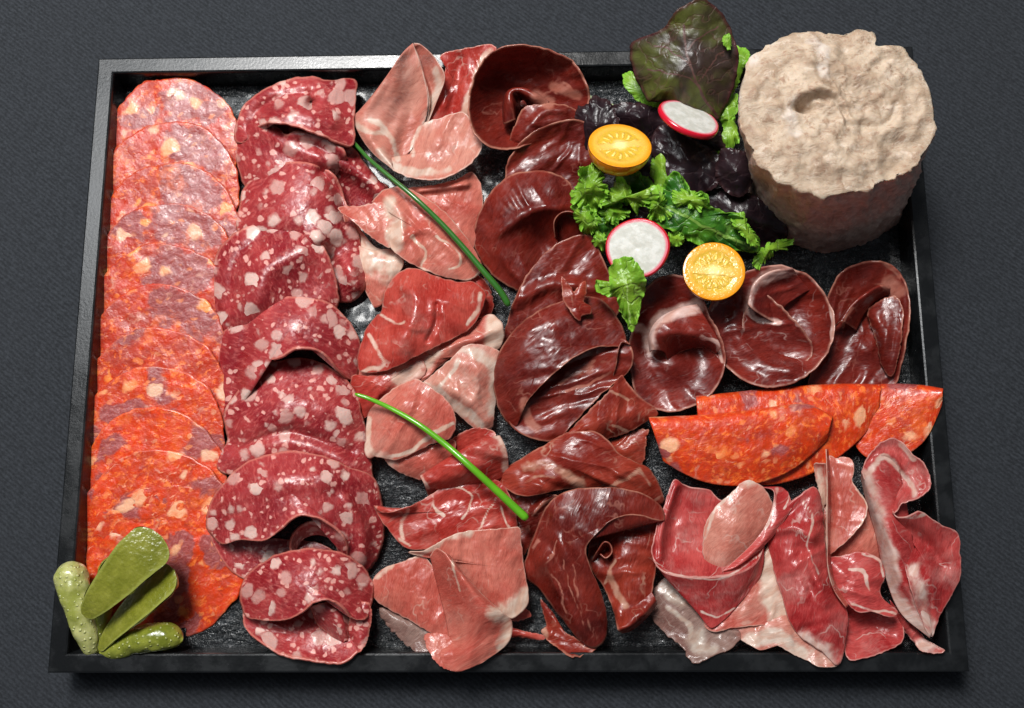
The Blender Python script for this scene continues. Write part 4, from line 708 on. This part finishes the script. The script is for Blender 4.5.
# ------------------------------------------------------------------ cherry tomatoes
def mat_tom():
    s = NT('tomato_cut'); q = s.attr('rest', 'Vector'); sp = s.n('ShaderNodeSeparateXYZ'); s.set(sp.inputs[0], q)
    r = s.n('ShaderNodeVectorMath', _operation='LENGTH'); s.set(r.inputs[0], q); r = r.outputs['Value']
    nz = s.noise(q, 3.2, 4, .65)
    ang = s.math('ADD', s.math('ARCTAN2', sp.outputs[1], sp.outputs[0]), s.math('MULTIPLY', nz, .5))
    flesh = s.mix(s.step(r, .3, .95), (.72, .48, .12), (.76, .38, .045))
    ax = s.math('ABSOLUTE', sp.outputs[1])
    gel = s.math('MULTIPLY', s.step(s.math('ADD', r, s.math('MULTIPLY', nz, .12)), .86, .70), s.step(s.math('ADD', ax, s.math('MULTIPLY', s.math('SUBTRACT', nz, .5), .22)), .10, .18))
    base = s.mix(gel, flesh, s.mix(nz, (.40, .20, .008), (.80, .55, .06)))
    rays = s.math('SINE', s.math('MULTIPLY', ang, 15.0))
    seeds = s.math('MULTIPLY', s.math('MULTIPLY', s.step(rays, .1, .7), s.step(s.math('ABSOLUTE', s.math('SUBTRACT', s.math('ADD', r, s.math('MULTIPLY', nz, .25)), .60)), .15, .05)), gel)
    base = s.mix(seeds, base, (.90, .62, .16))
    core = s.step(s.math('ADD', r, s.math('MULTIPLY', nz, .2)), .42, .2)
    base = s.mix(s.math('MULTIPLY', core, .9), base, (.80, .70, .30))
    rim = s.step(r, .80, .95); base = s.mix(rim, base, (.78, .29, .012))
    h = s.math('SUBTRACT', s.math('ADD', s.math('MULTIPLY', seeds, .7), s.math('MULTIPLY', s.noise(q, 9, 3), .35)), s.math('MULTIPLY', gel, .5))
    return s.out(base, s.step(nz, .3, .7, .1, .25), s.bump(h, .8, .10), .35, (1, .5, .1), .35, coat=.5, coatr=.08)
TOMC = mat_tom()
s = NT('tomato_skin'); TOMS = s.out((.82, .27, .008), .18, None, .4, (1, .5, .1), .35, coat=.5, coatr=.05)
def halfball(name, c, nrm, ax, ra, rb, depth, lab):
    """cut face centred on c facing nrm; ax long axis"""
    nrm = np.array(nrm, float); nrm /= np.linalg.norm(nrm); ax = np.array(ax, float); ax -= nrm * (ax @ nrm); ax /= np.linalg.norm(ax); bx = np.cross(nrm, ax)
    e = empty(name, tuple(np.array(c) - nrm * depth), lab, 'tomato', 'halved yellow cherry tomatoes on the salad')
    n = 64; V = []; R = []
    V.append(np.array(c, float)); R.append((0, 0, 0))
    for j in range(1, 25):
        t = j / 24
        for i in range(n):
            a = 2 * math.pi * i / n; h = -.02 * (t > .96) + .03 * math.cos(t * 3) * 0
            V.append(c + ax * ra * t * math.cos(a) + bx * rb * t * math.sin(a) + nrm * h); R.append((t * math.cos(a), t * math.sin(a), 0))
    Fc = [(0, 1 + i, 1 + (i + 1) % n) for i in range(n)] + [(1 + (j - 1) * n + i, 1 + j * n + i, 1 + j * n + (i + 1) % n, 1 + (j - 1) * n + (i + 1) % n) for j in range(1, 24) for i in range(n)]
    mesh_obj('cut_face', V, Fc, TOMC, parent=e, attrs={'rest': R})
    V = []; m = 20
    for j in range(m + 1):
        p = j / m * math.pi / 2 * .995
        for i in range(n):
            a = 2 * math.pi * i / n; k = math.cos(p) ** .8
            V.append(c + (ax * ra * math.cos(a) + bx * rb * math.sin(a)) * k * 1.015 - nrm * (depth * math.sin(p) + .03))
    Fc = [(j * n + i, j * n + (i + 1) % n, (j + 1) * n + (i + 1) % n, (j + 1) * n + i) for j in range(m) for i in range(n)] + [tuple(m * n + i for i in range(n))]
    mesh_obj('skin', V, [f[::-1] for f in Fc], TOMS, parent=e)
    return e
# z up, y away from the viewer
halfball('halved_cherry_tomato', P(620, 145, 4.2), (.08, .40, .9), (1, .22, 0), 1.42, 1.38, 1.2, 'yellow cherry tomato half with skin showing below, above the green frilly lettuce')
halfball('halved_cherry_tomato', P(714, 271, 3.3), (-.06, .02, 1), (1, -.12, 0), 1.36, 1.33, 1.0, 'yellow cherry tomato half facing straight up, between the beef rosettes')

# ------------------------------------------------------------------ radish slices
s = NT('radish_flesh'); q = s.attr('rest', 'Vector'); ln = s.n('ShaderNodeVectorMath', _operation='LENGTH'); s.set(ln.inputs[0], q); r = ln.outputs['Value']
nz = s.noise(q, 2.5, 4, .6)
b_ = s.mix(s.step(nz, .4, .62), (.50, .49, .44), (.62, .61, .57)); b_ = s.mix(s.step(r, .88, .97), b_, (.66, .16, .20))
RADF = s.out(b_, .22, s.bump(s.noise(q, 5, 4), .4, .04), .35, (1, .8, .7), .3, coat=.4)
s = NT('radish_skin'); RADS = s.out((.50, .006, .022), .25, None, .15, coat=.3)
def radish(c, nrm, ra, rb, th, lab):
    c = np.array(c, float); nrm = np.array(nrm, float); nrm /= np.linalg.norm(nrm)
    ax = np.cross([0, 1, 0], nrm); ax /= np.linalg.norm(ax); bx = np.cross(nrm, ax)
    e = empty('radish_slice', tuple(c - nrm * th), lab, 'radish', 'radish slices on the salad')
    n = 72; wv = [1 + .012 * math.sin(3 * k / n * 6.283) + .008 * math.sin(5 * k / n * 6.283 + 1) for k in range(n)]
    for side_, off in ((1, 0), (-1, -th)):
        V = [c + nrm * off]; R = [(0, 0, 0)]
        for j in range(1, 13):
            t = j / 12
            for i in range(n):
                a = 2 * math.pi * i / n; V.append(c + (ax * ra * math.cos(a) + bx * rb * math.sin(a)) * t * wv[i] + nrm * (off + .02 * (1 - t * t))); R.append((t * math.cos(a) * 1.0, t * math.sin(a), side_ * 3.))
        R = [(a, b, 0) for a, b, _ in R]
        Fc = [(0, 1 + i, 1 + (i + 1) % n) for i in range(n)] + [(1 + (j - 1) * n + i, 1 + j * n + i, 1 + j * n + (i + 1) % n, 1 + (j - 1) * n + (i + 1) % n) for j in range(1, 12) for i in range(n)]
        mesh_obj('flesh', V, Fc if side_ > 0 else [f[::-1] for f in Fc], RADF, parent=e, attrs={'rest': R})
    V = []
    for k, (q1, z) in enumerate(((1.0, .01), (1.03, 0), (1.055, -.3 * th), (1.06, -.7 * th), (1.04, -th), (1.0, -th - .01))):
        for i in range(n):
            a = 2 * math.pi * i / n; V.append(c + (ax * ra * math.cos(a) + bx * rb * math.sin(a)) * q1 * wv[i] + nrm * z)
    mesh_obj('skin', V, [(k * n + i, (k + 1) * n + i, (k + 1) * n + (i + 1) % n, k * n + (i + 1) % n) for k in range(5) for i in range(n)], RADS, parent=e)
radish(P(690, 117, 4.3), (.30, .52, .74), 1.38, 1.30, .24, 'tilted radish slice seen nearly edge-on, at the foot of the big brown lettuce leaf')
radish(P(637, 248, 3.6), (-.26, -.20, .95), 1.36, 1.26, .28, 'round radish slice facing up, below the green frilly lettuce, partly under a leaf tip')

# ------------------------------------------------------------------ lettuce
def mat_leaf(name, c1, c2, vein, rough=.35, edgec=None, sss=.15, purple=None, bs=.7):
    s = NT(name); v = s.attr('rest', 'Vector'); w = s.warp(v, .8, .8)
    base = s.mix(s.step(s.noise(w, .8, 4, .6), .35, .65), c1, c2)
    if purple: base = s.mix(s.step(s.noise(v, .35, 3, .6), .40, .62), base, purple)
    nv = s.noise(w, 1.1, 2, .4); ln = s.step(s.math('ABSOLUTE', s.math('SUBTRACT', nv, .5)), .004, .03, .8, 0)
    base = s.mix(s.math('MULTIPLY', ln, .5), base, vein); base = s.mix(s.step(s.attr('fat'), .3, .7), base, vein)
    if edgec: base = s.mix(s.step(s.attr('edge'), 1.0, 5.0, .8, 0), base, edgec)
    h = s.math('ADD', s.noise(w, 2.2, 4, .6), s.math('MULTIPLY', ln, -.5))
    m = s.out(base, rough, s.bump(h, bs, .12), sss, (.6, 1, .3), .15, coat=.1)
    tr = s.n('ShaderNodeBsdfTranslucent'); s.set(tr.inputs['Color'], base)
    mx = s.n('ShaderNodeMixShader', i0=.38); s.t.links.new(s.p.outputs[0], mx.inputs[1]); s.t.links.new(tr.outputs[0], mx.inputs[2])
    s.t.links.new(mx.outputs[0], s.t.nodes['Material Output'].inputs[0])
    return m
LGREEN = mat_leaf('bright_green_lettuce', (.14, .33, .018), (.28, .48, .04), (.42, .62, .16), edgec=(.30, .62, .06))
LDEEP = mat_leaf('deep_green_lettuce', (.030, .14, .012), (.09, .28, .02), (.25, .45, .08), edgec=(.22, .50, .04))
LDARK = mat_leaf('dark_purple_lettuce', (.014, .007, .010), (.030, .014, .018), (.05, .025, .03), rough=.32, edgec=(.045, .018, .02), sss=0, bs=.35)
LBROWN = mat_leaf('brown_green_lettuce', (.075, .075, .018), (.13, .15, .025), (.13, .06, .05), rough=.42, bs=.35, edgec=(.09, .022, .025), purple=(.050, .030, .024))
LPALE = mat_leaf('pale_green_rib', (.50, .60, .30), (.62, .70, .42), (.7, .75, .5))
GL = 'salad leaves under the tomatoes and radishes'
def leaf(m, outline, c, lab, veins=(), fr=.0, ff=7, p=1.0, ripple=.0, nm='lettuce_leaf', n=200, **k):
    """outline leaf whose margin is frilled (fr px) and rippled in height"""
    sd = outline[0][0] * .13; ctr_ = np.array(c[:2], float)
    nr, n2 = 40, n * 2
    V, Fc, ed, rest = B(outline, c, p=p, n=n2, nr=nr, **k)
    g = V[1:].reshape(nr, n2, 3); t = (np.linspace(0, 1, nr + 1)[1:] ** 4)[:, None]; t3 = (np.linspace(0, 1, nr + 1)[1:] ** 5)[:, None]
    a2 = np.arange(n2) / n2 * 2 * math.pi; A = np.cos(a2) * ff + 20; Q = np.sin(a2) * ff + 20
    dd = g[-1, :, :2] - ctr_; dd = dd / np.linalg.norm(dd, axis=1)[:, None]
    fz = fbm(A * .52, Q * .52, sd, 3) * 1.8; fz2 = fbm(A * .52, Q * .52, sd + 11, 3) * 1.8
    tn = np.stack([-dd[:, 1], dd[:, 0]], -1)
    g[..., :2] += (dd * (fr * fz)[:, None] + tn * (fr * .6 * fz2)[:, None])[None] * t[..., None]
    g[..., 2] += (ripple * 2.6 * fbm(A * .38, Q * .38, sd + 4, 3))[None] * t3
    V[1:] = g.reshape(-1, 3)
    x, y = V[:, 0], V[:, 1]; e2 = np.exp(-ed / 9.)
    V[:, 2] += ripple * .9 * fbm(x * .08, y * .08, sd + 2, 2) * (.5 + e2)
    sheet(nm, m, [(V, Fc, ed, rest)], lab, 'lettuce', GL, veins=veins, th=.03, wob=.03, wf=.03)
leaf(LPALE, [(582, 98, 1.6), (592, 96, 1.7), (605, 102, 1.8), (620, 106, 1.8), (622, 116, 1.7), (612, 124, 1.5), (596, 122, 1.3), (584, 108, 1.4)], (602, 108, 1.8), 'pale yellow-green lettuce rib on the slate right of the beef cone')
leaf(LGREEN, [(622, 76, 1.8), (632, 72, 1.9), (644, 84, 2.0), (660, 98, 2.0), (668, 108, 1.8), (650, 110, 1.7), (640, 102, 1.7), (628, 92, 1.7)], (646, 92, 2.0), 'bright green leaf edge showing left of and below the big brown leaf', fr=1.0, ripple=.1)
leaf(LGREEN, [(728, 48, 2.6), (736, 45, 2.6), (750, 54, 2.7), (744, 68, 2.6), (738, 84, 2.4), (730, 96, 2.2), (724, 86, 2.3)], (735, 66, 2.7), 'green leaf point beside the right edge of the big brown leaf', fr=1.2, ripple=.12)
leaf(LGREEN, [(716, 100, 3.0), (726, 94, 3.2), (737, 96, 3.2), (739, 108, 3.3), (734, 120, 3.3), (738, 128, 3.2), (738, 144, 3.0), (722, 156, 2.8), (714, 150, 2.8), (722, 140, 2.9), (724, 126, 3.0), (716, 114, 3.0)], (729, 120, 3.4), 'curly green leaf tucked between the edge-on radish slice and the rillettes', fr=2.0, ff=9, ripple=.2)
# dark mass
leaf(LDARK, [(575, 112, 2.0), (586, 102, 2.3), (598, 98, 2.5), (612, 104, 2.5), (618, 120, 2.4), (610, 140, 2.0), (592, 156, 1.4), (578, 150, 1.2), (572, 130, 1.5)], (596, 126, 2.5), 'dark purple leaf with jagged top, left of the upper tomato half', fr=2.5, ff=6, ripple=.12)
leaf(LDARK, [(612, 106, 2.4), (628, 102, 2.6), (650, 106, 2.7), (664, 112, 2.6), (664, 128, 2.3), (648, 140, 2.0), (626, 130, 2.0), (612, 118, 2.1)], (640, 118, 2.9), 'purple leaf between the upper tomato half and the edge-on radish slice', fr=1.5, ripple=.1, ff=5)
leaf(LDARK, [(596, 176, 1.0), (620, 160, 1.4), (645, 140, 1.8), (670, 128, 2.2), (700, 140, 2.4), (712, 165, 2.3), (712, 200, 2.0), (690, 230, 1.4), (650, 240, 1.0), (615, 230, .8), (598, 205, .8)], (660, 180, 2.5), 'large dark purple leaf filling the middle of the salad under the frilly greens', fr=3, ripple=.22, ff=4)
leaf(LDARK, [(652, 135, 2.6), (668, 124, 2.9), (690, 138, 3.0), (712, 150, 3.0), (722, 165, 2.9), (716, 186, 2.7), (700, 194, 2.5), (680, 188, 2.6), (662, 170, 2.5), (652, 152, 2.5)], (688, 160, 3.3), 'glossy near-black leaf below the edge-on radish slice', fr=2, ripple=.15, ff=4)
leaf(LDARK, [(720, 150, 3.2), (738, 150, 3.4), (756, 162, 3.4), (754, 180, 3.2), (744, 196, 2.9), (728, 194, 2.8), (716, 176, 2.9)], (736, 172, 3.7), 'folded dark purple leaf resting against the rillettes', fr=1.5, ripple=.12, ff=4)
leaf(LDARK, [(700, 190, 2.0), (730, 190, 2.4), (758, 196, 2.5), (778, 214, 2.2), (788, 232, 1.6), (776, 246, 1.0), (745, 244, .9), (715, 236, 1.0), (698, 215, 1.5)], (742, 216, 2.6), 'dark leaf in the shade of the rillettes, near the lower frilly leaf tips', fr=2, ripple=.15, ff=4)
leaf(LGREEN, [(652, 160, 2.3), (660, 142, 2.6), (670, 150, 2.6), (668, 172, 2.6), (672, 188, 2.6), (658, 192, 2.4), (650, 178, 2.3)], (662, 168, 2.8), 'thin green leaf stalk right of the upper tomato half', fr=1, ripple=.1, nm='lettuce_leaf')
# deep green central leaf
leaf(LDEEP, [(650, 205, 2.6), (660, 190, 3.0), (674, 172, 3.4), (686, 184, 3.5), (692, 196, 3.5), (706, 192, 3.6), (712, 205, 3.5), (722, 212, 3.4), (736, 214, 3.3), (748, 224, 3.1), (758, 240, 2.7), (754, 252, 2.4), (730, 250, 2.3), (700, 244, 2.4), (672, 232, 2.5), (655, 222, 2.5)], (694, 218, 3.2), 'deep green ruffled leaf above the lower tomato half, reaching towards the rillettes', veins=[(2.5, [(664, 205), (690, 218), (720, 232), (745, 244)])], fr=2.6, ff=9, ripple=.28, p=1.3)
leaf(LGREEN, [(732, 214, 3.2), (742, 212, 3.4), (748, 224, 3.3), (757, 234, 3.2), (758, 246, 3.0), (750, 244, 3.1), (742, 236, 3.2), (734, 226, 3.2)], (746, 230, 3.6), 'small bright ruffled leaf tip right of the deep green leaf', fr=2.4, ff=8, ripple=.2)
leaf(LGREEN, [(752, 262, 2.0), (760, 250, 2.3), (768, 244, 2.4), (780, 240, 2.2), (794, 240, 2.0), (788, 248, 2.0), (776, 250, 2.1), (768, 258, 2.1), (758, 268, 2.0)], (769, 250, 2.6), 'small curly green leaf tip at the foot of the rillettes', fr=2.6, ff=9, ripple=.2)
# bright frisee left
leaf(LDEEP, [(590, 200, 2.2), (600, 190, 2.5), (618, 196, 2.6), (622, 215, 2.4), (612, 240, 1.9), (602, 252, 1.6), (594, 246, 1.5), (588, 225, 1.8)], (605, 216, 2.3), 'shaded green leaf left of the round radish slice', fr=3, ff=8, ripple=.35)
leaf(LGREEN, [(568, 196, 3.0), (578, 186, 3.2), (580, 172, 3.4), (586, 164, 3.6), (598, 163, 3.6), (602, 175, 3.4), (608, 188, 3.1), (604, 202, 3.0), (596, 212, 2.9), (584, 206, 2.9), (576, 202, 3.0)], (590, 188, 3.5), 'bright frilly lettuce tuft at the left end, beside the domed beef slice', fr=3.2, ff=9, ripple=.4, p=1.1)
leaf(LGREEN, [(600, 192, 2.9), (612, 190, 3.1), (620, 178, 3.5), (628, 186, 3.4), (634, 196, 3.2), (648, 190, 3.2), (656, 188, 3.3), (658, 200, 3.1), (644, 204, 3.0), (638, 216, 2.7), (630, 204, 2.9), (616, 202, 2.9), (606, 208, 2.8), (600, 204, 2.8)], (626, 197, 3.6), 'pointed frilly lettuce leaf between upper tomato half and round radish slice', fr=2.4, ff=10, ripple=.3)
leaf(LGREEN, [(646, 196, 3.0), (656, 188, 3.2), (666, 194, 3.2), (664, 206, 3.0), (672, 214, 2.9), (668, 220, 2.8), (656, 222, 2.7), (648, 212, 2.8)], (658, 205, 3.6), 'curly green leaf edge just right of and above the round radish slice', fr=3, ff=9, ripple=.4)
leaf(LGREEN, [(596, 232, 2.2), (604, 234, 2.4), (608, 244, 2.3), (602, 250, 2.1), (594, 244, 2.0)], (601, 241, 2.6), 'tiny green leaf curl at the left side of the round radish slice', fr=1.5, ff=7, ripple=.15, n=100)
leaf(LGREEN, [(668, 234, 2.4), (680, 232, 2.6), (684, 240, 2.6), (678, 246, 2.5), (670, 244, 2.4)], (676, 239, 2.9), 'tiny green leaf curl between round radish slice and lower tomato', fr=1.5, ff=7, ripple=.15, n=100)
leaf(LGREEN, [(596, 280, 3.4), (600, 288, 3.4), (606, 290, 3.6), (612, 288, 3.8), (608, 272, 4.0), (614, 260, 4.1), (626, 256, 4.2), (638, 264, 4.1), (645, 276, 3.9), (645, 292, 3.6), (640, 308, 3.3), (634, 330, 2.9), (628, 326, 2.9), (620, 312, 3.2), (616, 298, 3.5), (604, 296, 3.4), (595, 290, 3.3)], (627, 284, 4.1), 'bright green leaf tip lying over the lower edge of the round radish slice', fr=1.6, ff=9, ripple=.2, veins=[(1.5, [(622, 268), (628, 295), (632, 322)])])
leaf(LGREEN, [(572, 206, 2.4), (582, 204, 2.7), (592, 210, 2.8), (600, 220, 2.7), (598, 232, 2.4), (588, 236, 2.2), (580, 226, 2.2)], (587, 219, 3.1), 'curly green leaf edge above the rolled beef ring, under the bright frilly tuft', fr=2.6, ff=9, ripple=.35)
leaf(LGREEN, [(600, 206, 2.3), (612, 204, 2.6), (624, 208, 2.7), (628, 216, 2.5), (616, 222, 2.3), (604, 222, 2.2)], (614, 212, 2.9), 'small green curl directly above the round radish slice', fr=2.2, ff=8, ripple=.3)
leaf(LDEEP, [(618, 176, 2.0), (634, 172, 2.4), (650, 178, 2.6), (654, 190, 2.5), (640, 196, 2.3), (624, 192, 2.1)], (637, 184, 2.6), 'shaded green leaf just below the upper tomato half', fr=2.2, ff=7, ripple=.25)
leaf(LGREEN, [(672, 196, 3.3), (684, 190, 3.6), (698, 194, 3.7), (708, 204, 3.6), (700, 210, 3.4), (686, 206, 3.4), (676, 206, 3.2)], (690, 200, 3.9), 'bright upper edge of the ruffled green leaf, below the near-black leaf', fr=2.4, ff=8, ripple=.25)
leaf(LDARK, [(690, 118, 3.0), (706, 124, 3.2), (722, 136, 3.2), (724, 150, 3.0), (706, 150, 2.9), (692, 140, 2.9)], (708, 138, 3.5), 'dark purple leaf between the edge-on radish slice and the curly green leaf', fr=1.5, ripple=.12, ff=4)
# big brown leaf
leaf(LBROWN, [(630, 52, 3.6), (632, 43, 3.8), (648, 35, 4.2), (664, 28, 4.6), (674, 14, 5.2), (688, 4, 5.6), (702, -2, 5.8), (712, 4, 5.6), (722, 14, 5.2), (732, 34, 4.8), (738, 54, 4.4), (736, 76, 4.0), (730, 96, 3.6), (722, 112, 3.4), (716, 120, 3.3), (690, 108, 3.5), (664, 101, 3.6), (648, 100, 3.5), (638, 82, 3.4), (632, 66, 3.5)], (690, 62, 4.9), 'large oval brown-green lettuce leaf standing over the upper rim of the tray',
     veins=[(2.2, [(716, 118), (700, 86), (690, 60), (684, 25)]), (1.3, [(692, 66), (672, 50), (655, 46)]), (1.3, [(690, 50), (704, 34), (716, 26)]), (1.3, [(698, 82), (676, 74), (650, 70)]), (1.3, [(700, 80), (716, 60), (726, 50)])], fr=.8, ff=5, ripple=.12, p=1.6)
leaf(LGREEN, [(722, 38, 5.0), (728, 34, 5.2), (731, 40, 5.1), (729, 50, 5.0), (725, 46, 5.0)], (727, 42, 5.2), 'tiny bright green leaf speck on the right part of the big brown leaf', fr=1.0, ff=6, ripple=.05, n=80)

# ------------------------------------------------------------------ chives
s = NT('chive_dark'); v = s.attr('rest', 'Vector')
CH1 = s.out(s.mix(s.noise(v, 1.2, 2), (.015, .085, .010), (.035, .15, .018)), .3, None, .1, (.6, 1, .3), .1, coat=.3)
s = NT('chive_bright'); v = s.attr('rest', 'Vector')
CH2 = s.out(s.mix(s.noise(v, 1.2, 2), (.055, .24, .008), (.14, .42, .012)), .28, None, .1, (.6, 1, .3), .1, coat=.3)
def chive(pts, r0, r1, m, lab):
    q = cr(pts, 60); w_ = P(q[:, 0], q[:, 1], q[:, 2]); rr = np.linspace(r0, r1, 60); rr[0] *= .6; rr[-1] *= .75
    V, Fc = tube(w_, rr, 14); t = np.repeat(np.arange(60), 14) * .1
    return tag(mesh_obj('chive', V, Fc, m, attrs={'rest': np.stack([t, t * 0, t * 0], -1)}), lab, 'chive', 'chive stalks laid over the ham')
chive([(350, 138, 1.3), (368, 158, 1.9), (390, 177, 2.3), (415, 198, 2.5), (440, 222, 2.3), (462, 246, 2.1), (484, 272, 1.9), (500, 291, 1.7), (509, 306, 1.5)], .09, .16, CH1, 'dark green chive stalk, the upper one, slanting from the salami to the beef')
chive([(355, 394, 2.0), (370, 399, 2.0), (392, 409, 2.35), (418, 424, 2.6), (446, 445, 2.6), (472, 468, 2.7), (496, 490, 2.4), (512, 505, 2.2), (527, 519, 2.1)], .09, .19, CH2, 'bright green chive stalk, the lower one, thickest at its right end')

# ------------------------------------------------------------------ gherkins
def mat_gh(name, c1, c2, pimple):
    s = NT(name); tc = s.n('ShaderNodeTexCoord').outputs['Object']; v = s.vmul(tc, (100, 100, 100))
    base = s.mix(s.step(s.noise(v, 1.1, 4, .6), .35, .65), c1, c2)
    if pimple == 0: base = s.mix(s.step(s.math('ADD', s.attr('edge'), s.noise(v, 3, 3)), .9, 1.9, .8, 0), base, (.24, .26, .05)); base = s.mix(s.step(s.noise(s.vmul(v, (1, 1, 1)), 3.5, 5, .7), .5, .7, 0, .4), base, (.27, .27, .055))
    d = s.vor(s.warp(v, 2, .1), 4.6); pm = s.step(d, .34, .08)
    base = s.mix(s.math('MULTIPLY', pm, pimple * .6), base, (.50, .52, .22))
    h = s.math('ADD', s.math('MULTIPLY', pm, pimple), s.math('MULTIPLY', s.noise(v, 5, 3), .35 if pimple else 1.0))
    return s.out(base, .22, s.bump(h, .7, .07), .3, (.8, 1, .2), .3, coat=.5, coatr=.1)
GH1 = mat_gh('gherkin_skin', (.22, .24, .045), (.42, .42, .17), 1.2)
GH2 = mat_gh('gherkin_skin_dark', (.12, .14, .012), (.24, .26, .035), .9)
GH3 = mat_gh('gherkin_flesh', (.135, .145, .012), (.20, .205, .025), .0)
GG = 'gherkins in the lower left corner'
def gherkin(pts, rad, m, lab, flat=None, fm=None):
    """pts (px,py,z) axis from stem to tip; rad in cm along it; flat = normal direction of a cut face through the axis"""
    q = cr(pts, 44, idx=True); w_ = P(q[:, 0], q[:, 1], q[:, 2]); tt = np.linspace(0, 1, 44)
    R = np.interp(tt, np.linspace(0, 1, len(rad)), rad); R = R * np.sqrt(np.clip(1 - (np.clip((tt - .76) / .24, 0, .995)) ** 2, 0, 1)) * np.sqrt(np.clip(1 - (np.clip((.06 - tt) / .06, 0, .9)) ** 2, 0, 1))
    ns = 40; T = np.gradient(w_, axis=0); T /= np.linalg.norm(T, axis=1)[:, None]
    e = empty('gherkin', tuple(w_.mean(0) - np.array([0, 0, rad[1]])), lab, 'gherkin', GG)
    nf = np.array(flat if flat is not None else (0, 0, 1.), float); nf /= np.linalg.norm(nf)
    V = []; E = []
    for i in range(44):
        a = np.cross(T[i], nf); a /= np.linalg.norm(a); b = np.cross(a, T[i])
        for k in range(ns):
            if flat is None: th = 2 * math.pi * k / ns
            else: th = math.pi + math.pi * k / (ns - 1)
            rr = R[i] * (1 + .05 * float(vnoise(np.array(th * 2.2), np.array(i * .28), pts[0][0])) * 1.5)
            V.append(w_[i] + rr * (math.cos(th) * a * 1.0 + math.sin(th) * b * (1 if flat is None else .75)))
        if flat is not None: E.append((w_[i] - R[i] * a, w_[i] + R[i] * a))
    kk = ns if flat is None else ns - 1
    Fc = [(i * ns + k, i * ns + (k + 1) % ns, (i + 1) * ns + (k + 1) % ns, (i + 1) * ns + k) for i in range(43) for k in range(kk)]
    Fc += [tuple(range(ns)), tuple((43) * ns + k for k in range(ns))[::-1]]
    mesh_obj('skin', V, Fc, m, parent=e)
    if flat is not None:
        V = []; nf_n = 14
        for l, r_ in E:
            for k in range(nf_n): V.append(l + (r_ - l) * k / (nf_n - 1) + nf * .02 * math.sin(math.pi * k / (nf_n - 1)))
        mesh_obj('cut_face', V, [(i * nf_n + k, i * nf_n + k + 1, (i + 1) * nf_n + k + 1, (i + 1) * nf_n + k) for i in range(43) for k in range(nf_n - 1)], fm, parent=e, attrs={'edge': [min(k, nf_n - 1 - k, max(0, (43 - i) * 1.0)) for i in range(44) for k in range(nf_n)]})
    return e
gherkin([(93, 656, 1.0), (88, 636, 1.3), (82, 614, 1.5), (76, 594, 1.6), (71, 576, 1.6), (68, 562, 1.5)], [.26, .48, .60, .66, .68, .70, .68], GH1, 'pale whole gherkin with a bumpy skin, leftmost, leaning on the left rim')
gherkin([(98, 650, 1.0), (100, 628, 1.1), (103, 600, 1.3), (112, 572, 1.5), (120, 556, 1.6)], [.26, .36, .48, .58, .6], GH2, 'gherkin mostly hidden behind the smooth cut gherkin', )
gherkin([(100, 655, 1.0), (118, 648, 1.2), (140, 640, 1.3), (162, 636, 1.3), (183, 640, 1.2)], [.22, .46, .60, .62, .58], GH2, 'dark glossy gherkin lying lowest, along the lower rim', )
gherkin([(99, 650, 1.4), (108, 636, 1.7), (124, 618, 2.0), (144, 598, 2.2), (163, 580, 2.2), (174, 570, 2.2)], [.20, .40, .62, .78, .84, .84], GH1, 'halved gherkin with light cut side, second from the right rim of the fan', flat=(-.22, .32, .92), fm=GH3)
gherkin([(84, 616, 2.5), (98, 600, 2.9), (116, 580, 3.1), (134, 560, 3.2), (150, 546, 3.1), (161, 536, 3.0)], [.34, .62, .84, .98, 1.02, 1.02], GH2, 'smooth olive green halved gherkin lying on top of the other gherkins', flat=(.1, -.1, 1), fm=GH3)
